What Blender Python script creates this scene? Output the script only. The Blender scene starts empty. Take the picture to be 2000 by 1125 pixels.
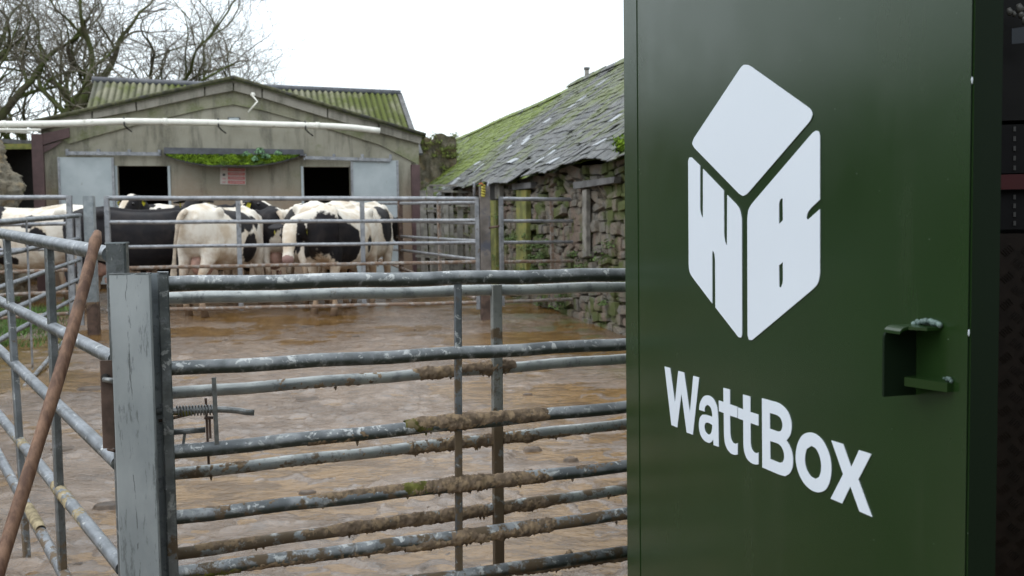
import bpy, bmesh, math, random
import numpy as np
from mathutils import Vector, Matrix, noise as mn

random.seed(7); rng = np.random.RandomState(7)
SC = bpy.context.scene
COL = SC.collection
R = math.radians

# ------------------------------------------------------------------ camera
PITCH, ROLL, CZ, F = math.atan(114.5/1944), 0.014, 1.4, 1944.0
_r0, _u0 = Vector((1, 0, 0)), Vector((0, math.sin(PITCH), math.cos(PITCH)))
FWD = Vector((0, math.cos(PITCH), -math.sin(PITCH)))
RGT = _r0*math.cos(ROLL) - _u0*math.sin(ROLL)
UPV = _u0*math.cos(ROLL) + _r0*math.sin(ROLL)
CAMP = Vector((0, 0, CZ))
cam = bpy.data.cameras.new('camera'); camo = bpy.data.objects.new('camera', cam); COL.objects.link(camo)
m = Matrix.Identity(4)
for i in range(3):
    m[i][0], m[i][1], m[i][2], m[i][3] = RGT[i], UPV[i], -FWD[i], CAMP[i]
camo.matrix_world = m
cam.sensor_width = 36; cam.lens = 35; cam.clip_start = .05; cam.clip_end = 3000
cam.dof.use_dof = True; cam.dof.focus_distance = 2.45; cam.dof.aperture_fstop = 9.0
SC.camera = camo

# ------------------------------------------------------------------ world, sun, exposure
SUN_EL, SUN_AZ = R(48), R(250)
w = bpy.data.worlds.new('World'); SC.world = w; w.use_nodes = True
nt = w.node_tree; nt.nodes.clear()
def wn(t, **k):
    n = nt.nodes.new(t)
    for a, b in k.items(): setattr(n, a, b)
    return n
sky = wn('ShaderNodeTexSky', sky_type='NISHITA', sun_disc=False, sun_elevation=SUN_EL, sun_rotation=SUN_AZ)
b1 = wn('ShaderNodeBackground'); b1.inputs[1].default_value = .05; nt.links.new(sky.outputs[0], b1.inputs[0])
tc = wn('ShaderNodeTexCoord'); sep = wn('ShaderNodeSeparateXYZ'); nt.links.new(tc.outputs['Generated'], sep.inputs[0])
mr = wn('ShaderNodeMapRange'); nt.links.new(sep.outputs[2], mr.inputs[0])
mr.inputs[1].default_value = 0; mr.inputs[2].default_value = 1; mr.inputs[3].default_value = 1.15; mr.inputs[4].default_value = 1.9
nz = wn('ShaderNodeTexNoise'); nz.inputs['Scale'].default_value = 2.2; nz.inputs['Detail'].default_value = 4
nt.links.new(tc.outputs['Generated'], nz.inputs[0])
mr2 = wn('ShaderNodeMapRange'); nt.links.new(nz.outputs[0], mr2.inputs[0]); mr2.inputs[3].default_value = .93; mr2.inputs[4].default_value = 1.07
mu = wn('ShaderNodeMath', operation='MULTIPLY'); nt.links.new(mr.outputs[0], mu.inputs[0]); nt.links.new(mr2.outputs[0], mu.inputs[1])
b2 = wn('ShaderNodeBackground'); b2.inputs[0].default_value = (.93, .98, 1.0, 1); nt.links.new(mu.outputs[0], b2.inputs[1])
ad = wn('ShaderNodeAddShader'); nt.links.new(b1.outputs[0], ad.inputs[0]); nt.links.new(b2.outputs[0], ad.inputs[1])
wo = wn('ShaderNodeOutputWorld'); nt.links.new(ad.outputs[0], wo.inputs[0])
sl = bpy.data.lights.new('sun', 'SUN'); sl.energy = .6; sl.angle = R(25); sl.color = (1, .97, .92)
so = bpy.data.objects.new('sun', sl); COL.objects.link(so)
sd = Vector((math.sin(SUN_AZ)*math.cos(SUN_EL), math.cos(SUN_AZ)*math.cos(SUN_EL), math.sin(SUN_EL)))
so.rotation_euler = sd.to_track_quat('Z', 'Y').to_euler(); so.location = (0, 0, 30)
SC.view_settings.view_transform = 'Standard'; SC.view_settings.look = 'None'
SC.view_settings.gamma = 1; SC.view_settings.use_curve_mapping = False
SC.view_settings.exposure = 0.0
try:
    SC.cycles.use_denoising = True; SC.cycles.max_bounces = 8; SC.cycles.glossy_bounces = 4
except Exception: pass

# ------------------------------------------------------------------ geometry helpers
def ray(px, py):
    return RGT*((px-1000)/F) + UPV*(-(py-562.5)/F) + FWD
def atY(px, py, Y):                                    # point seen there at distance Y along the yard
    d = ray(px, py); return CAMP + d*(Y/d.y)
def onp(px, py, o, n):                                 # point seen there on the vertical plane (o, normal n)
    d = ray(px, py); n = Vector(n); o = Vector(o)
    return CAMP + d*((o-CAMP).dot(n)/d.dot(n))
def proj(p):
    d = Vector(p)-CAMP; z = d.dot(FWD)
    return 1000+F*d.dot(RGT)/z, 562.5-F*d.dot(UPV)/z, z
def gz(x, y):
    return .028*max(0, min(y, 26)-2.5)
def onground(px, py):
    d = ray(px, py); t = 1.
    for _ in range(40):
        p = CAMP+d*t; t *= 1+(p.z-gz(p.x, p.y))/max(CZ-p.z, .01)*.8 if p.z < CZ else 1.2
    return CAMP+d*t
def pn(v0, v1):                                        # plane through two ground points: origin, normal
    v0 = Vector((v0[0], v0[1], 0)); v1 = Vector((v1[0], v1[1], 0)); d = (v1-v0).normalized()
    return v0, Vector((-d.y, d.x, 0)), d
U = Vector((-.2588, .9659, 0)); N = Vector((.9659, .2588, 0)); Z = Vector((0, 0, 1))

def org(p):
    o = Vector((0, 0, 0))
    while p is not None: o += p.location; p = p.parent
    return o
class MB:
    def __init__(s): s.v = []; s.f = []
    def add(s, vs, fs):
        k = len(s.v); s.v += [tuple(a) for a in vs]; s.f += [tuple(i+k for i in f) for f in fs]; return s
    def hexa(s, P):   # 8 points: bottom 4 ccw, top 4
        return s.add(P, [(3, 2, 1, 0), (4, 5, 6, 7), (0, 1, 5, 4), (1, 2, 6, 5), (2, 3, 7, 6), (3, 0, 4, 7)])
    def box(s, c, a, b, h, ax=Vector((1, 0, 0))):      # c = bottom centre, a along ax, b across, h up
        c = Vector(c); ax = Vector(ax).normalized(); ay = Vector((-ax.y, ax.x, 0))
        q = [c-ax*a/2-ay*b/2, c+ax*a/2-ay*b/2, c+ax*a/2+ay*b/2, c-ax*a/2+ay*b/2]
        return s.hexa(q+[p+Z*h for p in q])
    def bar(s, p0, p1, wd, th, side=None, bev=0):      # rectangular bar between points
        p0 = Vector(p0); p1 = Vector(p1); d = (p1-p0).normalized()
        if side is None: side = Vector((d.y, -d.x, 0)) if abs(d.z) < .9 else Vector((1, 0, 0))
        side = (side - d*side.dot(d)).normalized(); o = d.cross(side)
        if bev:
            prof = []
            for sx, sy in ((-1, -1), (1, -1), (1, 1), (-1, 1)):
                a = [(sx*(wd/2-bev), sy*th/2), (sx*wd/2, sy*(th/2-bev))]
                if sx*sy > 0: a = a[::1]
                else: a = a[::-1]
                prof += a if (sx, sy) in ((-1, -1), (1, 1)) else a
            prof = [(-wd/2, -th/2+bev), (-wd/2+bev, -th/2), (wd/2-bev, -th/2), (wd/2, -th/2+bev), (wd/2, th/2-bev), (wd/2-bev, th/2), (-wd/2+bev, th/2), (-wd/2, th/2-bev)]
        else: prof = [(-wd/2, -th/2), (wd/2, -th/2), (wd/2, th/2), (-wd/2, th/2)]
        n = len(prof); vs = [p0+side*a+o*b for a, b in prof]+[p1+side*a+o*b for a, b in prof]
        fs = [(i, (i+1) % n, n+(i+1) % n, n+i) for i in range(n)]+[tuple(range(n))[::-1], tuple(range(n, 2*n))]
        return s.add(vs, fs)
    def tube(s, pts, rad, seg=12, cap=True):
        pts = [Vector(p) for p in pts]
        if not hasattr(rad, '__len__'): rad = [rad]*len(pts)
        vs = []; ref = None
        for i, p in enumerate(pts):
            d = (pts[min(i+1, len(pts)-1)]-pts[max(i-1, 0)])
            if d.length < 1e-7: d = Vector((0, 0, 1))
            d.normalize()
            if ref is None: ref = Vector((0, 0, 1)) if abs(d.z) < .8 else Vector((1, 0, 0))
            a = d.cross(ref).normalized(); b = a.cross(d); ref = b
            for k in range(seg):
                t = 2*math.pi*k/seg; vs.append(p+a*(math.cos(t)*rad[i])+b*(math.sin(t)*rad[i]))
        fs = []
        for i in range(len(pts)-1):
            for k in range(seg):
                fs.append((i*seg+k, (i+1)*seg+k, (i+1)*seg+(k+1) % seg, i*seg+(k+1) % seg))
        if cap: fs += [tuple(range(seg)), tuple(range((len(pts)-1)*seg, len(pts)*seg))[::-1]]
        return s.add(vs, fs)
    def ball(s, c, r, u=10, v=6):
        c = Vector(c); r = Vector(r) if hasattr(r, '__len__') else Vector((r, r, r))
        vs = [c+Vector((0, 0, r.z))]
        for i in range(1, v):
            for k in range(u):
                t = math.pi*i/v; q = 2*math.pi*k/u
                vs.append(c+Vector((r.x*math.sin(t)*math.cos(q), r.y*math.sin(t)*math.sin(q), r.z*math.cos(t))))
        vs.append(c-Vector((0, 0, r.z))); n = len(vs)-1
        fs = [(0, 1+k, 1+(k+1) % u) for k in range(u)]
        for i in range(v-2):
            for k in range(u):
                a = 1+i*u; fs.append((a+k, a+u+k, a+u+(k+1) % u, a+(k+1) % u))
        a = 1+(v-2)*u; fs += [(a+(k+1) % u, a+k, n) for k in range(u)]
        return s.add(vs, fs)
    def mesh(s, name, mat, o=Vector((0, 0, 0)), smooth=False):
        me = bpy.data.meshes.new(name)
        vs = np.array([tuple(v) for v in s.v], dtype=float).reshape(-1, 3)-np.array(tuple(o))
        me.from_pydata(vs.tolist(), [], s.f); me.materials.append(mat)
        if smooth: me.shade_smooth()
        me.update(); return me
    def build(s, name, mat, parent=None, smooth=False, kind=None, sharp=None):
        me = s.mesh(name, mat, org(parent), smooth)
        if sharp is not None:
            try: me.set_sharp_from_angle(angle=R(sharp))
            except Exception: pass
        o = bpy.data.objects.new(name, me); COL.objects.link(o); o.parent = parent
        if kind: o['kind'] = kind
        return o
def tag(o, label, cat, group=None):
    o['label'] = label; o['category'] = cat
    if group: o['group'] = group
    return o
def thing(name, label, cat, loc=(0, 0, 0), group=None):
    o = bpy.data.objects.new(name, None); COL.objects.link(o); o.location = loc; o.empty_display_size = .2
    return tag(o, label, cat, group)
def mobj(name, me, parent, mw):                        # object of shared mesh, world matrix mw
    o = bpy.data.objects.new(name, me); COL.objects.link(o); o.parent = parent
    if parent is not None: mw = Matrix.Translation(-org(parent)) @ mw
    o.matrix_local = mw; return o
def frame(p, ax, up=Z, sc=(1, 1, 1)):
    ax = Vector(ax).normalized(); up = (Vector(up)-ax*Vector(up).dot(ax)).normalized(); ay = up.cross(ax)
    m = Matrix.Identity(4)
    for i in range(3): m[i][0], m[i][1], m[i][2], m[i][3] = ax[i]*sc[0], ay[i]*sc[1], up[i]*sc[2], p[i]
    return m

# vectorised gradient-ish noise
_G = rng.rand(64, 64, 64)
def vnoise(P, s):
    q = np.asarray(P)*s; i = np.floor(q).astype(int); f = q-i; f = f*f*(3-2*f); r = 0
    for a in (0, 1):
        for b in (0, 1):
            for c in (0, 1):
                wt = (f[..., 0] if a else 1-f[..., 0])*(f[..., 1] if b else 1-f[..., 1])*(f[..., 2] if c else 1-f[..., 2])
                r = r+wt*_G[(i[..., 0]+a) % 64, (i[..., 1]+b) % 64, (i[..., 2]+c) % 64]
    return r
def fbm(P, s, o=4):
    r = 0; a = 1; t = 0
    for k in range(o):
        r = r+a*vnoise(np.asarray(P)+k*7.3, s*2**k); t += a; a *= .5
    return r/t

# ------------------------------------------------------------------ material helpers
class NT:
    def __init__(s, name):
        s.m = bpy.data.materials.new(name); s.m.use_nodes = True; s.t = s.m.node_tree; s.b = s.t.nodes['Principled BSDF']
        s.pos = s.new('ShaderNodeNewGeometry').outputs['Position']; s.tc = s.new('ShaderNodeTexCoord')
    def new(s, t, **k):
        n = s.t.nodes.new(t)
        for a, b in k.items(): setattr(n, a, b)
        return n
    def link(s, a, b): s.t.links.new(a, b)
    def put(s, inp, v):
        if hasattr(v, 'is_linked') or isinstance(v, bpy.types.NodeSocket): s.link(v, inp)
        elif hasattr(v, '__len__') and len(v) == 3 and inp.type == 'RGBA': inp.default_value = (*v, 1)
        else: inp.default_value = v
    def scale(s, vec, sc):
        n = s.new('ShaderNodeMapping'); s.link(vec or s.pos, n.inputs[0]); n.inputs['Scale'].default_value = sc; return n.outputs[0]
    def noise(s, sc, det=4, vec=None, rough=.55, dist=0):
        n = s.new('ShaderNodeTexNoise'); n.inputs['Scale'].default_value = sc; n.inputs['Detail'].default_value = det
        n.inputs['Roughness'].default_value = rough; n.inputs['Distortion'].default_value = dist
        s.link(vec or s.pos, n.inputs[0]); return n.outputs[0]
    def vor(s, sc, vec=None, out='Distance', feature='F1'):
        n = s.new('ShaderNodeTexVoronoi', feature=feature); n.inputs['Scale'].default_value = sc; s.link(vec or s.pos, n.inputs[0]); return n.outputs[out]
    def ramp(s, f, a, b, lo=0., hi=1.):
        n = s.new('ShaderNodeMapRange', interpolation_type='SMOOTHSTEP'); s.link(f, n.inputs[0])
        n.inputs[1].default_value = a; n.inputs[2].default_value = b; n.inputs[3].default_value = lo; n.inputs[4].default_value = hi; return n.outputs[0]
    def mix(s, f, a, b):
        n = s.new('ShaderNodeMix', data_type='RGBA'); s.put(n.inputs[0], f); s.put(n.inputs[6], a); s.put(n.inputs[7], b); return n.outputs[2]
    def math(s, op, a, b=0.):
        n = s.new('ShaderNodeMath', operation=op); s.put(n.inputs[0], a); s.put(n.inputs[1], b); return n.outputs[0]
    def xyz(s, vec=None):
        n = s.new('ShaderNodeSeparateXYZ'); s.link(vec or s.pos, n.inputs[0]); return n.outputs
    def nrm(s):
        n = s.new('ShaderNodeNewGeometry'); q = s.new('ShaderNodeSeparateXYZ'); s.link(n.outputs['Normal'], q.inputs[0]); return q.outputs
    def attr(s, a):
        n = s.new('ShaderNodeAttribute', attribute_name=a); return n.outputs['Fac']
    def bump(s, h, st=.3, d=.01):
        n = s.new('ShaderNodeBump'); n.inputs['Strength'].default_value = st; n.inputs['Distance'].default_value = d; s.link(h, n.inputs['Height'])
        s.link(n.outputs[0], s.b.inputs['Normal']); return s
    def set(s, col=None, rough=None, metal=None, spec=None, **k):
        if col is not None: s.put(s.b.inputs['Base Color'], col)
        if rough is not None: s.put(s.b.inputs['Roughness'], rough)
        if metal is not None: s.put(s.b.inputs['Metallic'], metal)
        if spec is not None: s.put(s.b.inputs['Specular IOR Level'], spec)
        return s
def simple(name, c, rough=.6, metal=0, var=.25, sc=8, bump=.15, bs=60, spec=.5, dirt=None, dk=.5, dsc=5):
    n = NT(name); c = Vector(c)
    col = n.mix(n.ramp(n.noise(sc, 5), .3, .7), tuple(c*(1-var)), tuple(c*(1+var)))
    if dirt: col = n.mix(n.ramp(n.noise(dsc, 6, rough=.65), dk, dk+.12), col, dirt)
    n.set(col, rough, metal, spec)
    if bump: n.bump(n.noise(bs, 4), bump, .006)
    return n.m
def galv(name, a=(.20, .22, .235), b=(.34, .36, .375), dirt=(.12, .085, .05), dk=.62, algae_shade=True, splat=.66, metal=.55, rough=.42, mud=None):
    n = NT(name)
    col = n.mix(n.ramp(n.noise(9, 5), .35, .68), a, b)
    col = n.mix(n.ramp(n.noise(30, 4, rough=.7, dist=.6), splat, splat+.05), col, (.56, .58, .58))
    col = n.mix(n.ramp(n.noise(17, 6, rough=.7), .52, .64, 0, .55), col, (.12, .13, .135))
    col = n.mix(n.ramp(n.noise(70, 3), .6, .7, 0, .5), col, (.1, .105, .11))
    if algae_shade:
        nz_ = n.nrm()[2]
        und = n.math('MULTIPLY', n.ramp(nz_, .3, -.3), n.ramp(n.noise(22, 5, rough=.7), .36, .50, .3, .95))  # undersides darkened for algae and for the tubes' own shade, both in colour
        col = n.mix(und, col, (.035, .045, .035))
    dn = n.noise(14, 6, rough=.7)
    if mud: dn = n.math('ADD', dn, n.ramp(n.xyz()[2], mud, mud-.5, 0, .2))
    dm = n.ramp(dn, dk, dk+.08)
    col = n.mix(dm, col, dirt)
    r_ = n.ramp(n.noise(25, 4), .3, .7, rough-.08, rough+.16)
    r_ = n.math('ADD', r_, n.math('MULTIPLY', dm, .3))
    n.set(col, r_, n.math('MULTIPLY', n.math('SUBTRACT', 1., dm), metal))
    n.bump(n.noise(90, 5, rough=.7), .25, .003)
    return n.m

M = {}
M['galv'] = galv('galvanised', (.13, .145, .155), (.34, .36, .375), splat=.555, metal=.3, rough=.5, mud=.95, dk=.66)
M['galv2'] = galv('galvanised_dull', (.28, .30, .30), (.42, .44, .43), algae_shade=False, splat=.74, dk=.62, rough=.38, mud=1.0)
M['galvpost'] = galv('galvanised_post', (.22, .25, .265), (.33, .36, .375), algae_shade=False, splat=.72, dk=.70, metal=.3, rough=.5)
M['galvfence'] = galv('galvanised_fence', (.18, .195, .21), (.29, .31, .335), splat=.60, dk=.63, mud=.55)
M['galvfar'] = galv('galvanised_far', (.24, .25, .27), (.36, .37, .39), algae_shade=False, splat=.7, dk=.6)
M['galvdirty'] = galv('galvanised_dirty', (.25, .22, .20), (.34, .31, .28), algae_shade=False, splat=.8, dk=.45, dirt=(.2, .135, .095), metal=.2, rough=.5)
M['rust'] = simple('rusty_steel', (.10, .065, .05), .7, .2, .5, 12, .3, 60, dirt=(.2, .14, .09), dk=.55)
M['darkplate'] = simple('dark_steel', (.075, .08, .08), .55, .3, .3, 10, .2, 60, dirt=(.11, .07, .045), dk=.58)
M['bolt'] = simple('bolt_steel', (.22, .23, .23), .4, .6, .3, 40, .2, 120, dirt=(.12, .09, .06), dk=.6, dsc=30)
M['browned'] = simple('brown_painted_steel', (.095, .055, .055), .6, 0, .2, 6, .15, 40)
M['black'] = simple('shade_black', (.015, .014, .013), .9, 0, .2, 8, .0)  # flat black painted for shade inside openings, interiors and the bracket slot
M['white_pvc'] = simple('white_plastic_pipe', (.78, .77, .70), .4, 0, .08, 6, .05, 40, dirt=(.45, .43, .36), dk=.6)
M['wire'] = simple('dark_wire', (.05, .05, .05), .6, .3, .2)
M['concrete_frame'] = None

def wall_mat(name, c1, c2, green=.5, brown=None, horiz=False):
    n = NT(name); x = n.xyz()
    col = n.mix(n.ramp(n.noise(1.1, 6, rough=.6), .35, .65), c1, c2)
    st = n.noise(2.2, 6, n.scale(None, (2.2, 2.2, .35)), rough=.65)
    col = n.mix(n.ramp(st, .46, .66, 0, .7), col, (.12, .115, .09))
    col = n.mix(n.ramp(n.noise(1.7, 7, rough=.65), green, green+.18, 0, .65), col, (.125, .15, .045))
    if brown:
        h = n.math('ADD', x[2], n.math('MULTIPLY', n.noise(1.5, 4), 1.2))
        col = n.mix(n.ramp(h, brown[1]+.7, brown[1]-.5, 0, .85), col, brown[0])
    col = n.mix(n.ramp(n.noise(30, 4), .35, .75, 0, .35), col, (.33, .32, .27))
    n.set(col, .9, 0, .2).bump(n.noise(25, 6, rough=.7), .4, .01)
    return n.m
M['render'] = wall_mat('grey_green_render', (.27, .255, .195), (.37, .35, .285), .56, ((.30, .205, .145), 2.55))
M['band'] = wall_mat('grey_fascia_cement', (.22, .205, .175), (.31, .29, .25), .64)
M['band2'] = wall_mat('green_fascia_cement', (.24, .23, .165), (.31, .30, .22), .45)
def corr_mat():
    n = NT('mossy_corrugated_cement')
    col = n.mix(n.ramp(n.noise(.9, 5), .3, .7), (.17, .165, .12), (.26, .25, .18))
    g = n.ramp(n.noise(1.3, 7, n.scale(None, (1, .7, 1)), rough=.65), .36, .60)
    col = n.mix(g, col, (.105, .125, .035))
    sheet = n.noise(.45, 2, n.scale(None, (2, .3, .3)))
    col = n.mix(n.ramp(sheet, .60, .64, 0, .6), col, (.16, .15, .15))
    col = n.mix(n.math('MULTIPLY', n.attr('trough'), n.ramp(n.noise(3, 4), .3, .6, .55, .9)), col, (.035, .04, .018))  # troughs darkened in colour: moss and dirt, plus shade between the waves
    n.set(col, .9, 0, .2).bump(n.noise(20, 5), .4, .01); return n.m
M['corr'] = corr_mat()
def door_mat():
    n = NT('pale_grey_sheet_door')
    col = n.mix(n.ramp(n.noise(2.5, 5), .3, .7), (.36, .41, .43), (.45, .50, .52))
    col = n.mix(n.ramp(n.noise(9, 6, rough=.7), .62, .72, 0, .6), col, (.22, .21, .19))
    n.set(col, .55, .15).bump(n.noise(12, 3), .2, .01); return n.m
M['panel'] = door_mat()
M['bargetop'] = simple('mossy_verge', (.07, .07, .035), .95, 0, .5, 9, .5, 30, dirt=(.05, .05, .045))
M['flash'] = simple('dark_grey_flashing', (.085, .09, .105), .55, 0, .3, 5, .3, 20)
M['moss'] = simple('bright_moss', (.14, .22, .02), .95, 0, .5, 6, .8, 60, spec=.1, dirt=(.07, .12, .03), dk=.5, dsc=7)
M['leaf'] = simple('bluish_leaf', (.16, .30, .15), .6, 0, .3, 30, 0)
M['grass'] = simple('grass_blade', (.08, .16, .03), .7, 0, .5, 5, 0)
M['bark'] = None
def bark():
    n = NT('mossy_bark')
    col = n.mix(n.ramp(n.noise(1.6, 5), .35, .62), (.075, .065, .045), (.075, .095, .028))
    n.set(col, .95, 0, .1); return n.m
M['bark'] = bark(); M['twigs'] = simple('grey_brown_twigs', (.15, .135, .105), .9, 0, .25, 3, 0, spec=.1)
M['wood_grey'] = simple('weathered_grey_timber', (.19, .18, .16), .85, 0, .35, 8, .4, 50, dirt=(.12, .125, .06), dk=.54)
M['wood_mossy'] = simple('mossy_timber', (.16, .17, .05), .9, 0, .4, 5, .5, 40, dirt=(.22, .2, .05), dk=.5)
M['lintel'] = simple('grey_lintel', (.12, .12, .12), .8, 0, .3, 6, .4, 40)
def stone_mat(name, cols, moss=.52):
    n = NT(name); oi = n.new('ShaderNodeObjectInfo').outputs['Random']
    r1 = n.noise(1.9, 2); 
    col = n.mix(n.ramp(n.noise(4.5, 2), .42, .58), cols[0], cols[1])
    col = n.mix(n.ramp(n.noise(3.1, 2), .53, .6), col, cols[2])
    col = n.mix(n.ramp(n.noise(26, 5, rough=.7), .5, .62, 0, .6), col, (.08, .07, .06))
    col = n.mix(n.ramp(n.noise(2.1, 6, rough=.6), moss, moss+.1, 0, .8), col, (.075, .10, .022))
    col = n.mix(n.ramp(n.noise(6, 6, rough=.8), .66, .71, 0, .7), col, (.42, .41, .38))
    n.set(col, .92, 0, .2).bump(n.noise(35, 6, rough=.75), .7, .02); return n.m
M['stone'] = stone_mat('rubble_stone', ((.19, .165, .13), (.165, .155, .135), (.20, .155, .125)), .5)
M['mortar'] = stone_mat('old_mortar', ((.15, .125, .09), (.12, .105, .08), (.16, .125, .09)), .47)
M['ivywall'] = stone_mat('crumbling_stone', ((.22, .19, .14), (.17, .155, .12), (.25, .20, .13)), .62)
def slate_mat(name, far):
    n = NT(name); x = n.xyz()
    col = n.mix(n.ramp(n.noise(5, 3), .35, .65), (.085, .09, .09), (.135, .135, .132))
    col = n.mix(n.ramp(n.noise(7, 5, rough=.7), .60, .68, 0, .6), col, (.27, .28, .28))
    if far: g = n.ramp(n.noise(1.6, 6, rough=.65), .34, .46)
    else:
        h = n.math('ADD', n.noise(1.0, 7, n.scale(None, (1, 1, .4)), rough=.68), n.math('MULTIPLY', x[2], .055))
        g = n.math('MAXIMUM', n.ramp(h, .64, .77, 0, .8), n.ramp(n.noise(4.5, 7, rough=.75), .56, .66, 0, .5))
    col = n.mix(g, col, n.mix(n.ramp(n.noise(8, 4), .35, .65), (.10, .135, .02), (.155, .205, .02) if far else (.12, .135, .045)))
    n.set(col, n.ramp(n.noise(9, 3), .3, .7, .5, .85), 0, .4).bump(n.noise(28, 6, rough=.7), .7, .02); return n.m
M['slate'] = slate_mat('grey_slate', False); M['slatefar'] = slate_mat('moss_grown_slate', True)
M['slatewet'] = simple('pale_bare_slate', (.27, .29, .31), .35, 0, .2, 9, .3, 40)

def mud_mat():
    n = NT('wet_mud'); h = n.attr('mudh')
    col = n.mix(n.ramp(n.noise(1.3, 6, rough=.6), .35, .65), (.12, .066, .028), (.195, .122, .068))
    col = n.mix(n.ramp(n.noise(5.5, 8, n.scale(None, (1, 1.8, 1)), rough=.72, dist=.5), .49, .60, 0, .6), col, (.075, .042, .02))
    x = n.xyz()
    # moss at the foot of the stone barn
    d = n.math('ADD', n.math('MULTIPLY', x[0], .966), n.math('MULTIPLY', x[1], .259))
    near = n.math('MULTIPLY', n.ramp(d, 2.6, 3.6), n.ramp(n.noise(1.6, 6, rough=.65), .42, .56, 0, .8))
    col = n.mix(near, col, (.085, .095, .02))
    rough = n.ramp(n.noise(2.3, 6, rough=.65), .36, .62, .07, .26)
    n.b.inputs['IOR'].default_value = 2.15
    n.set(col, rough, 0, .5).bump(n.math('ADD', n.noise(5, 9, n.scale(None, (1, 2.4, 1)), rough=.66, dist=1.2), n.math('MULTIPLY', n.noise(34, 4), .12)), 1., .03)
    return n.m
def water_mat():
    n = NT('muddy_water')
    col = n.mix(n.ramp(n.noise(4, 7, n.scale(None, (1, 2, 1)), rough=.7, dist=.6), .4, .6), (.105, .052, .010), (.22, .125, .042))
    n.set(col, n.ramp(n.noise(3, 4), .3, .7, .05, .2), 0, .45).bump(n.noise(16, 6, n.scale(None, (1, 1.3, 1)), rough=.6, dist=.3), .7, .012)
    return n.m
M['mud'] = mud_mat(); M['water'] = water_mat()
M['soil'] = simple('field_soil', (.11, .10, .05), .95, 0, .4, .6, .3, 10)
M['crust'] = simple('dried_dung_crust', (.175, .13, .092), .95, 0, .4, 26, .9, 60, spec=.15, dirt=(.30, .22, .14), dk=.47, dsc=40)
M['crustmoss'] = simple('mossy_crust', (.13, .13, .035), .95, 0, .5, 26, .9, 60, spec=.15, dirt=(.2, .16, .09), dk=.5, dsc=30)
M['pole'] = None
def pole_mat():
    n = NT('brown_wood_handle')
    g = n.noise(30, 6, n.scale(None, (1.5, 1.5, .14)), rough=.7)
    col = n.mix(n.ramp(g, .35, .65), (.095, .048, .03), (.235, .135, .085))
    col = n.mix(n.ramp(n.noise(7, 4), .6, .68, 0, .6), col, (.05, .03, .02))
    n.set(col, .6, 0, .35).bump(g, .4, .004); return n.m
M['pole'] = pole_mat()

# ------------------------------------------------------------------ ground
def ground():
    mb = MB(); S = 900
    xs = [-S, -60, -20, 20, 60, S]; ys = [-S, -20, 2.5, 14, 26, 80, S]
    for y in ys:
        for x in xs: mb.v.append((x, y, gz(x, y)-.09))
    k = len(xs)
    for j in range(len(ys)-1):
        for i in range(k-1): mb.f.append((j*k+i, j*k+i+1, (j+1)*k+i+1, (j+1)*k+i))
    mb.build('ground', M['soil'], kind='structure')
    # mud yard: fine grid in perspective-friendly spacing
    ny, nx = 640, 540
    ys = .6*np.exp(np.linspace(0, math.log(24/.6), ny)); tt = np.linspace(-1, 1, nx)
    Yg, T = np.meshgrid(ys, tt, indexing='ij')
    Xg = T*(1.8+.66*Yg)
    P = np.stack([Xg, Yg, Xg*0], -1)
    q = P.copy(); q[..., 1] *= 1.5
    h = (fbm(q, .8, 3)-.5)*.075 + (fbm(q+20, 3.4, 5)-.5)*.040 + (fbm(q+33, 13., 3)-.5)*.012
    q3 = q.copy(); q3[..., 1] *= 1.5; sl_ = np.abs(fbm(q3+71, 9., 3)-.5); h += (sl_*.02-.002)*np.clip(fbm(q+5, 1.3, 2)*3-1.1, 0, 1.3)
    rid = 1-np.abs(fbm(q+50, 7., 3)-.5)*6
    h += np.clip(rid, 0, 1)*.008
    # hoof prints
    for k in range(700):
        y = 2.2*math.exp(rng.rand()*2.0); x = (rng.rand()*2-1)*.6*y; r = .05+.03*rng.rand()
        jy = np.searchsorted(ys, [y-.25, y+.25]); i0, i1 = jy
        sub = (slice(i0, i1), slice(None))
        d = np.sqrt((Xg[sub]-x)**2+(Yg[sub]-y)**2)/r
        h[sub] += -.016*np.exp(-d**2)+.010*np.exp(-(d-1.5)**2*5)
    # trampled bank at the left under the rail fence
    dl = -(Xg*.966+Yg*.259)-1.95
    bank = np.clip(dl/.55, 0, 1)*np.clip((8.9-Yg)/1.5, 0, 1)
    bank = bank*bank*(3-2*bank)
    h += bank*(.20+.10*(fbm(q+9, 3, 4)-.3)) + (Yg > 11)*0
    G = .028*np.clip(np.minimum(Yg, 26)-2.5, 0, None)
    V = np.stack([Xg, Yg, G+h], -1).reshape(-1, 3)
    idx = np.arange(ny*nx).reshape(ny, nx)
    Fq = np.stack([idx[:-1, :-1], idx[:-1, 1:], idx[1:, 1:], idx[1:, :-1]], -1).reshape(-1, 4)
    me = bpy.data.meshes.new('mud_yard'); me.from_pydata(V.tolist(), [], Fq.tolist()); me.materials.append(M['mud']); me.shade_smooth()
    a = me.attributes.new('mudh', 'FLOAT', 'POINT'); a.data.foreach_set('value', h.reshape(-1).astype(np.float32))
    o = bpy.data.objects.new('mud_yard', me); COL.objects.link(o); o['kind'] = 'structure'
    # thin slurry lying in the low spots
    mb = MB()
    yy = [.6, 2.5, 6, 10, 14, 18, 23.9]
    for y in yy:
        for t in (-1, 1): mb.v.append((t*(1.7+.66*y), y, gz(0, y)+.000))
    for j in range(len(yy)-1): mb.f.append((2*j, 2*j+1, 2*j+3, 2*j+2))
    mb.build('muddy_water', M['water'], kind='structure')
ground()

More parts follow.
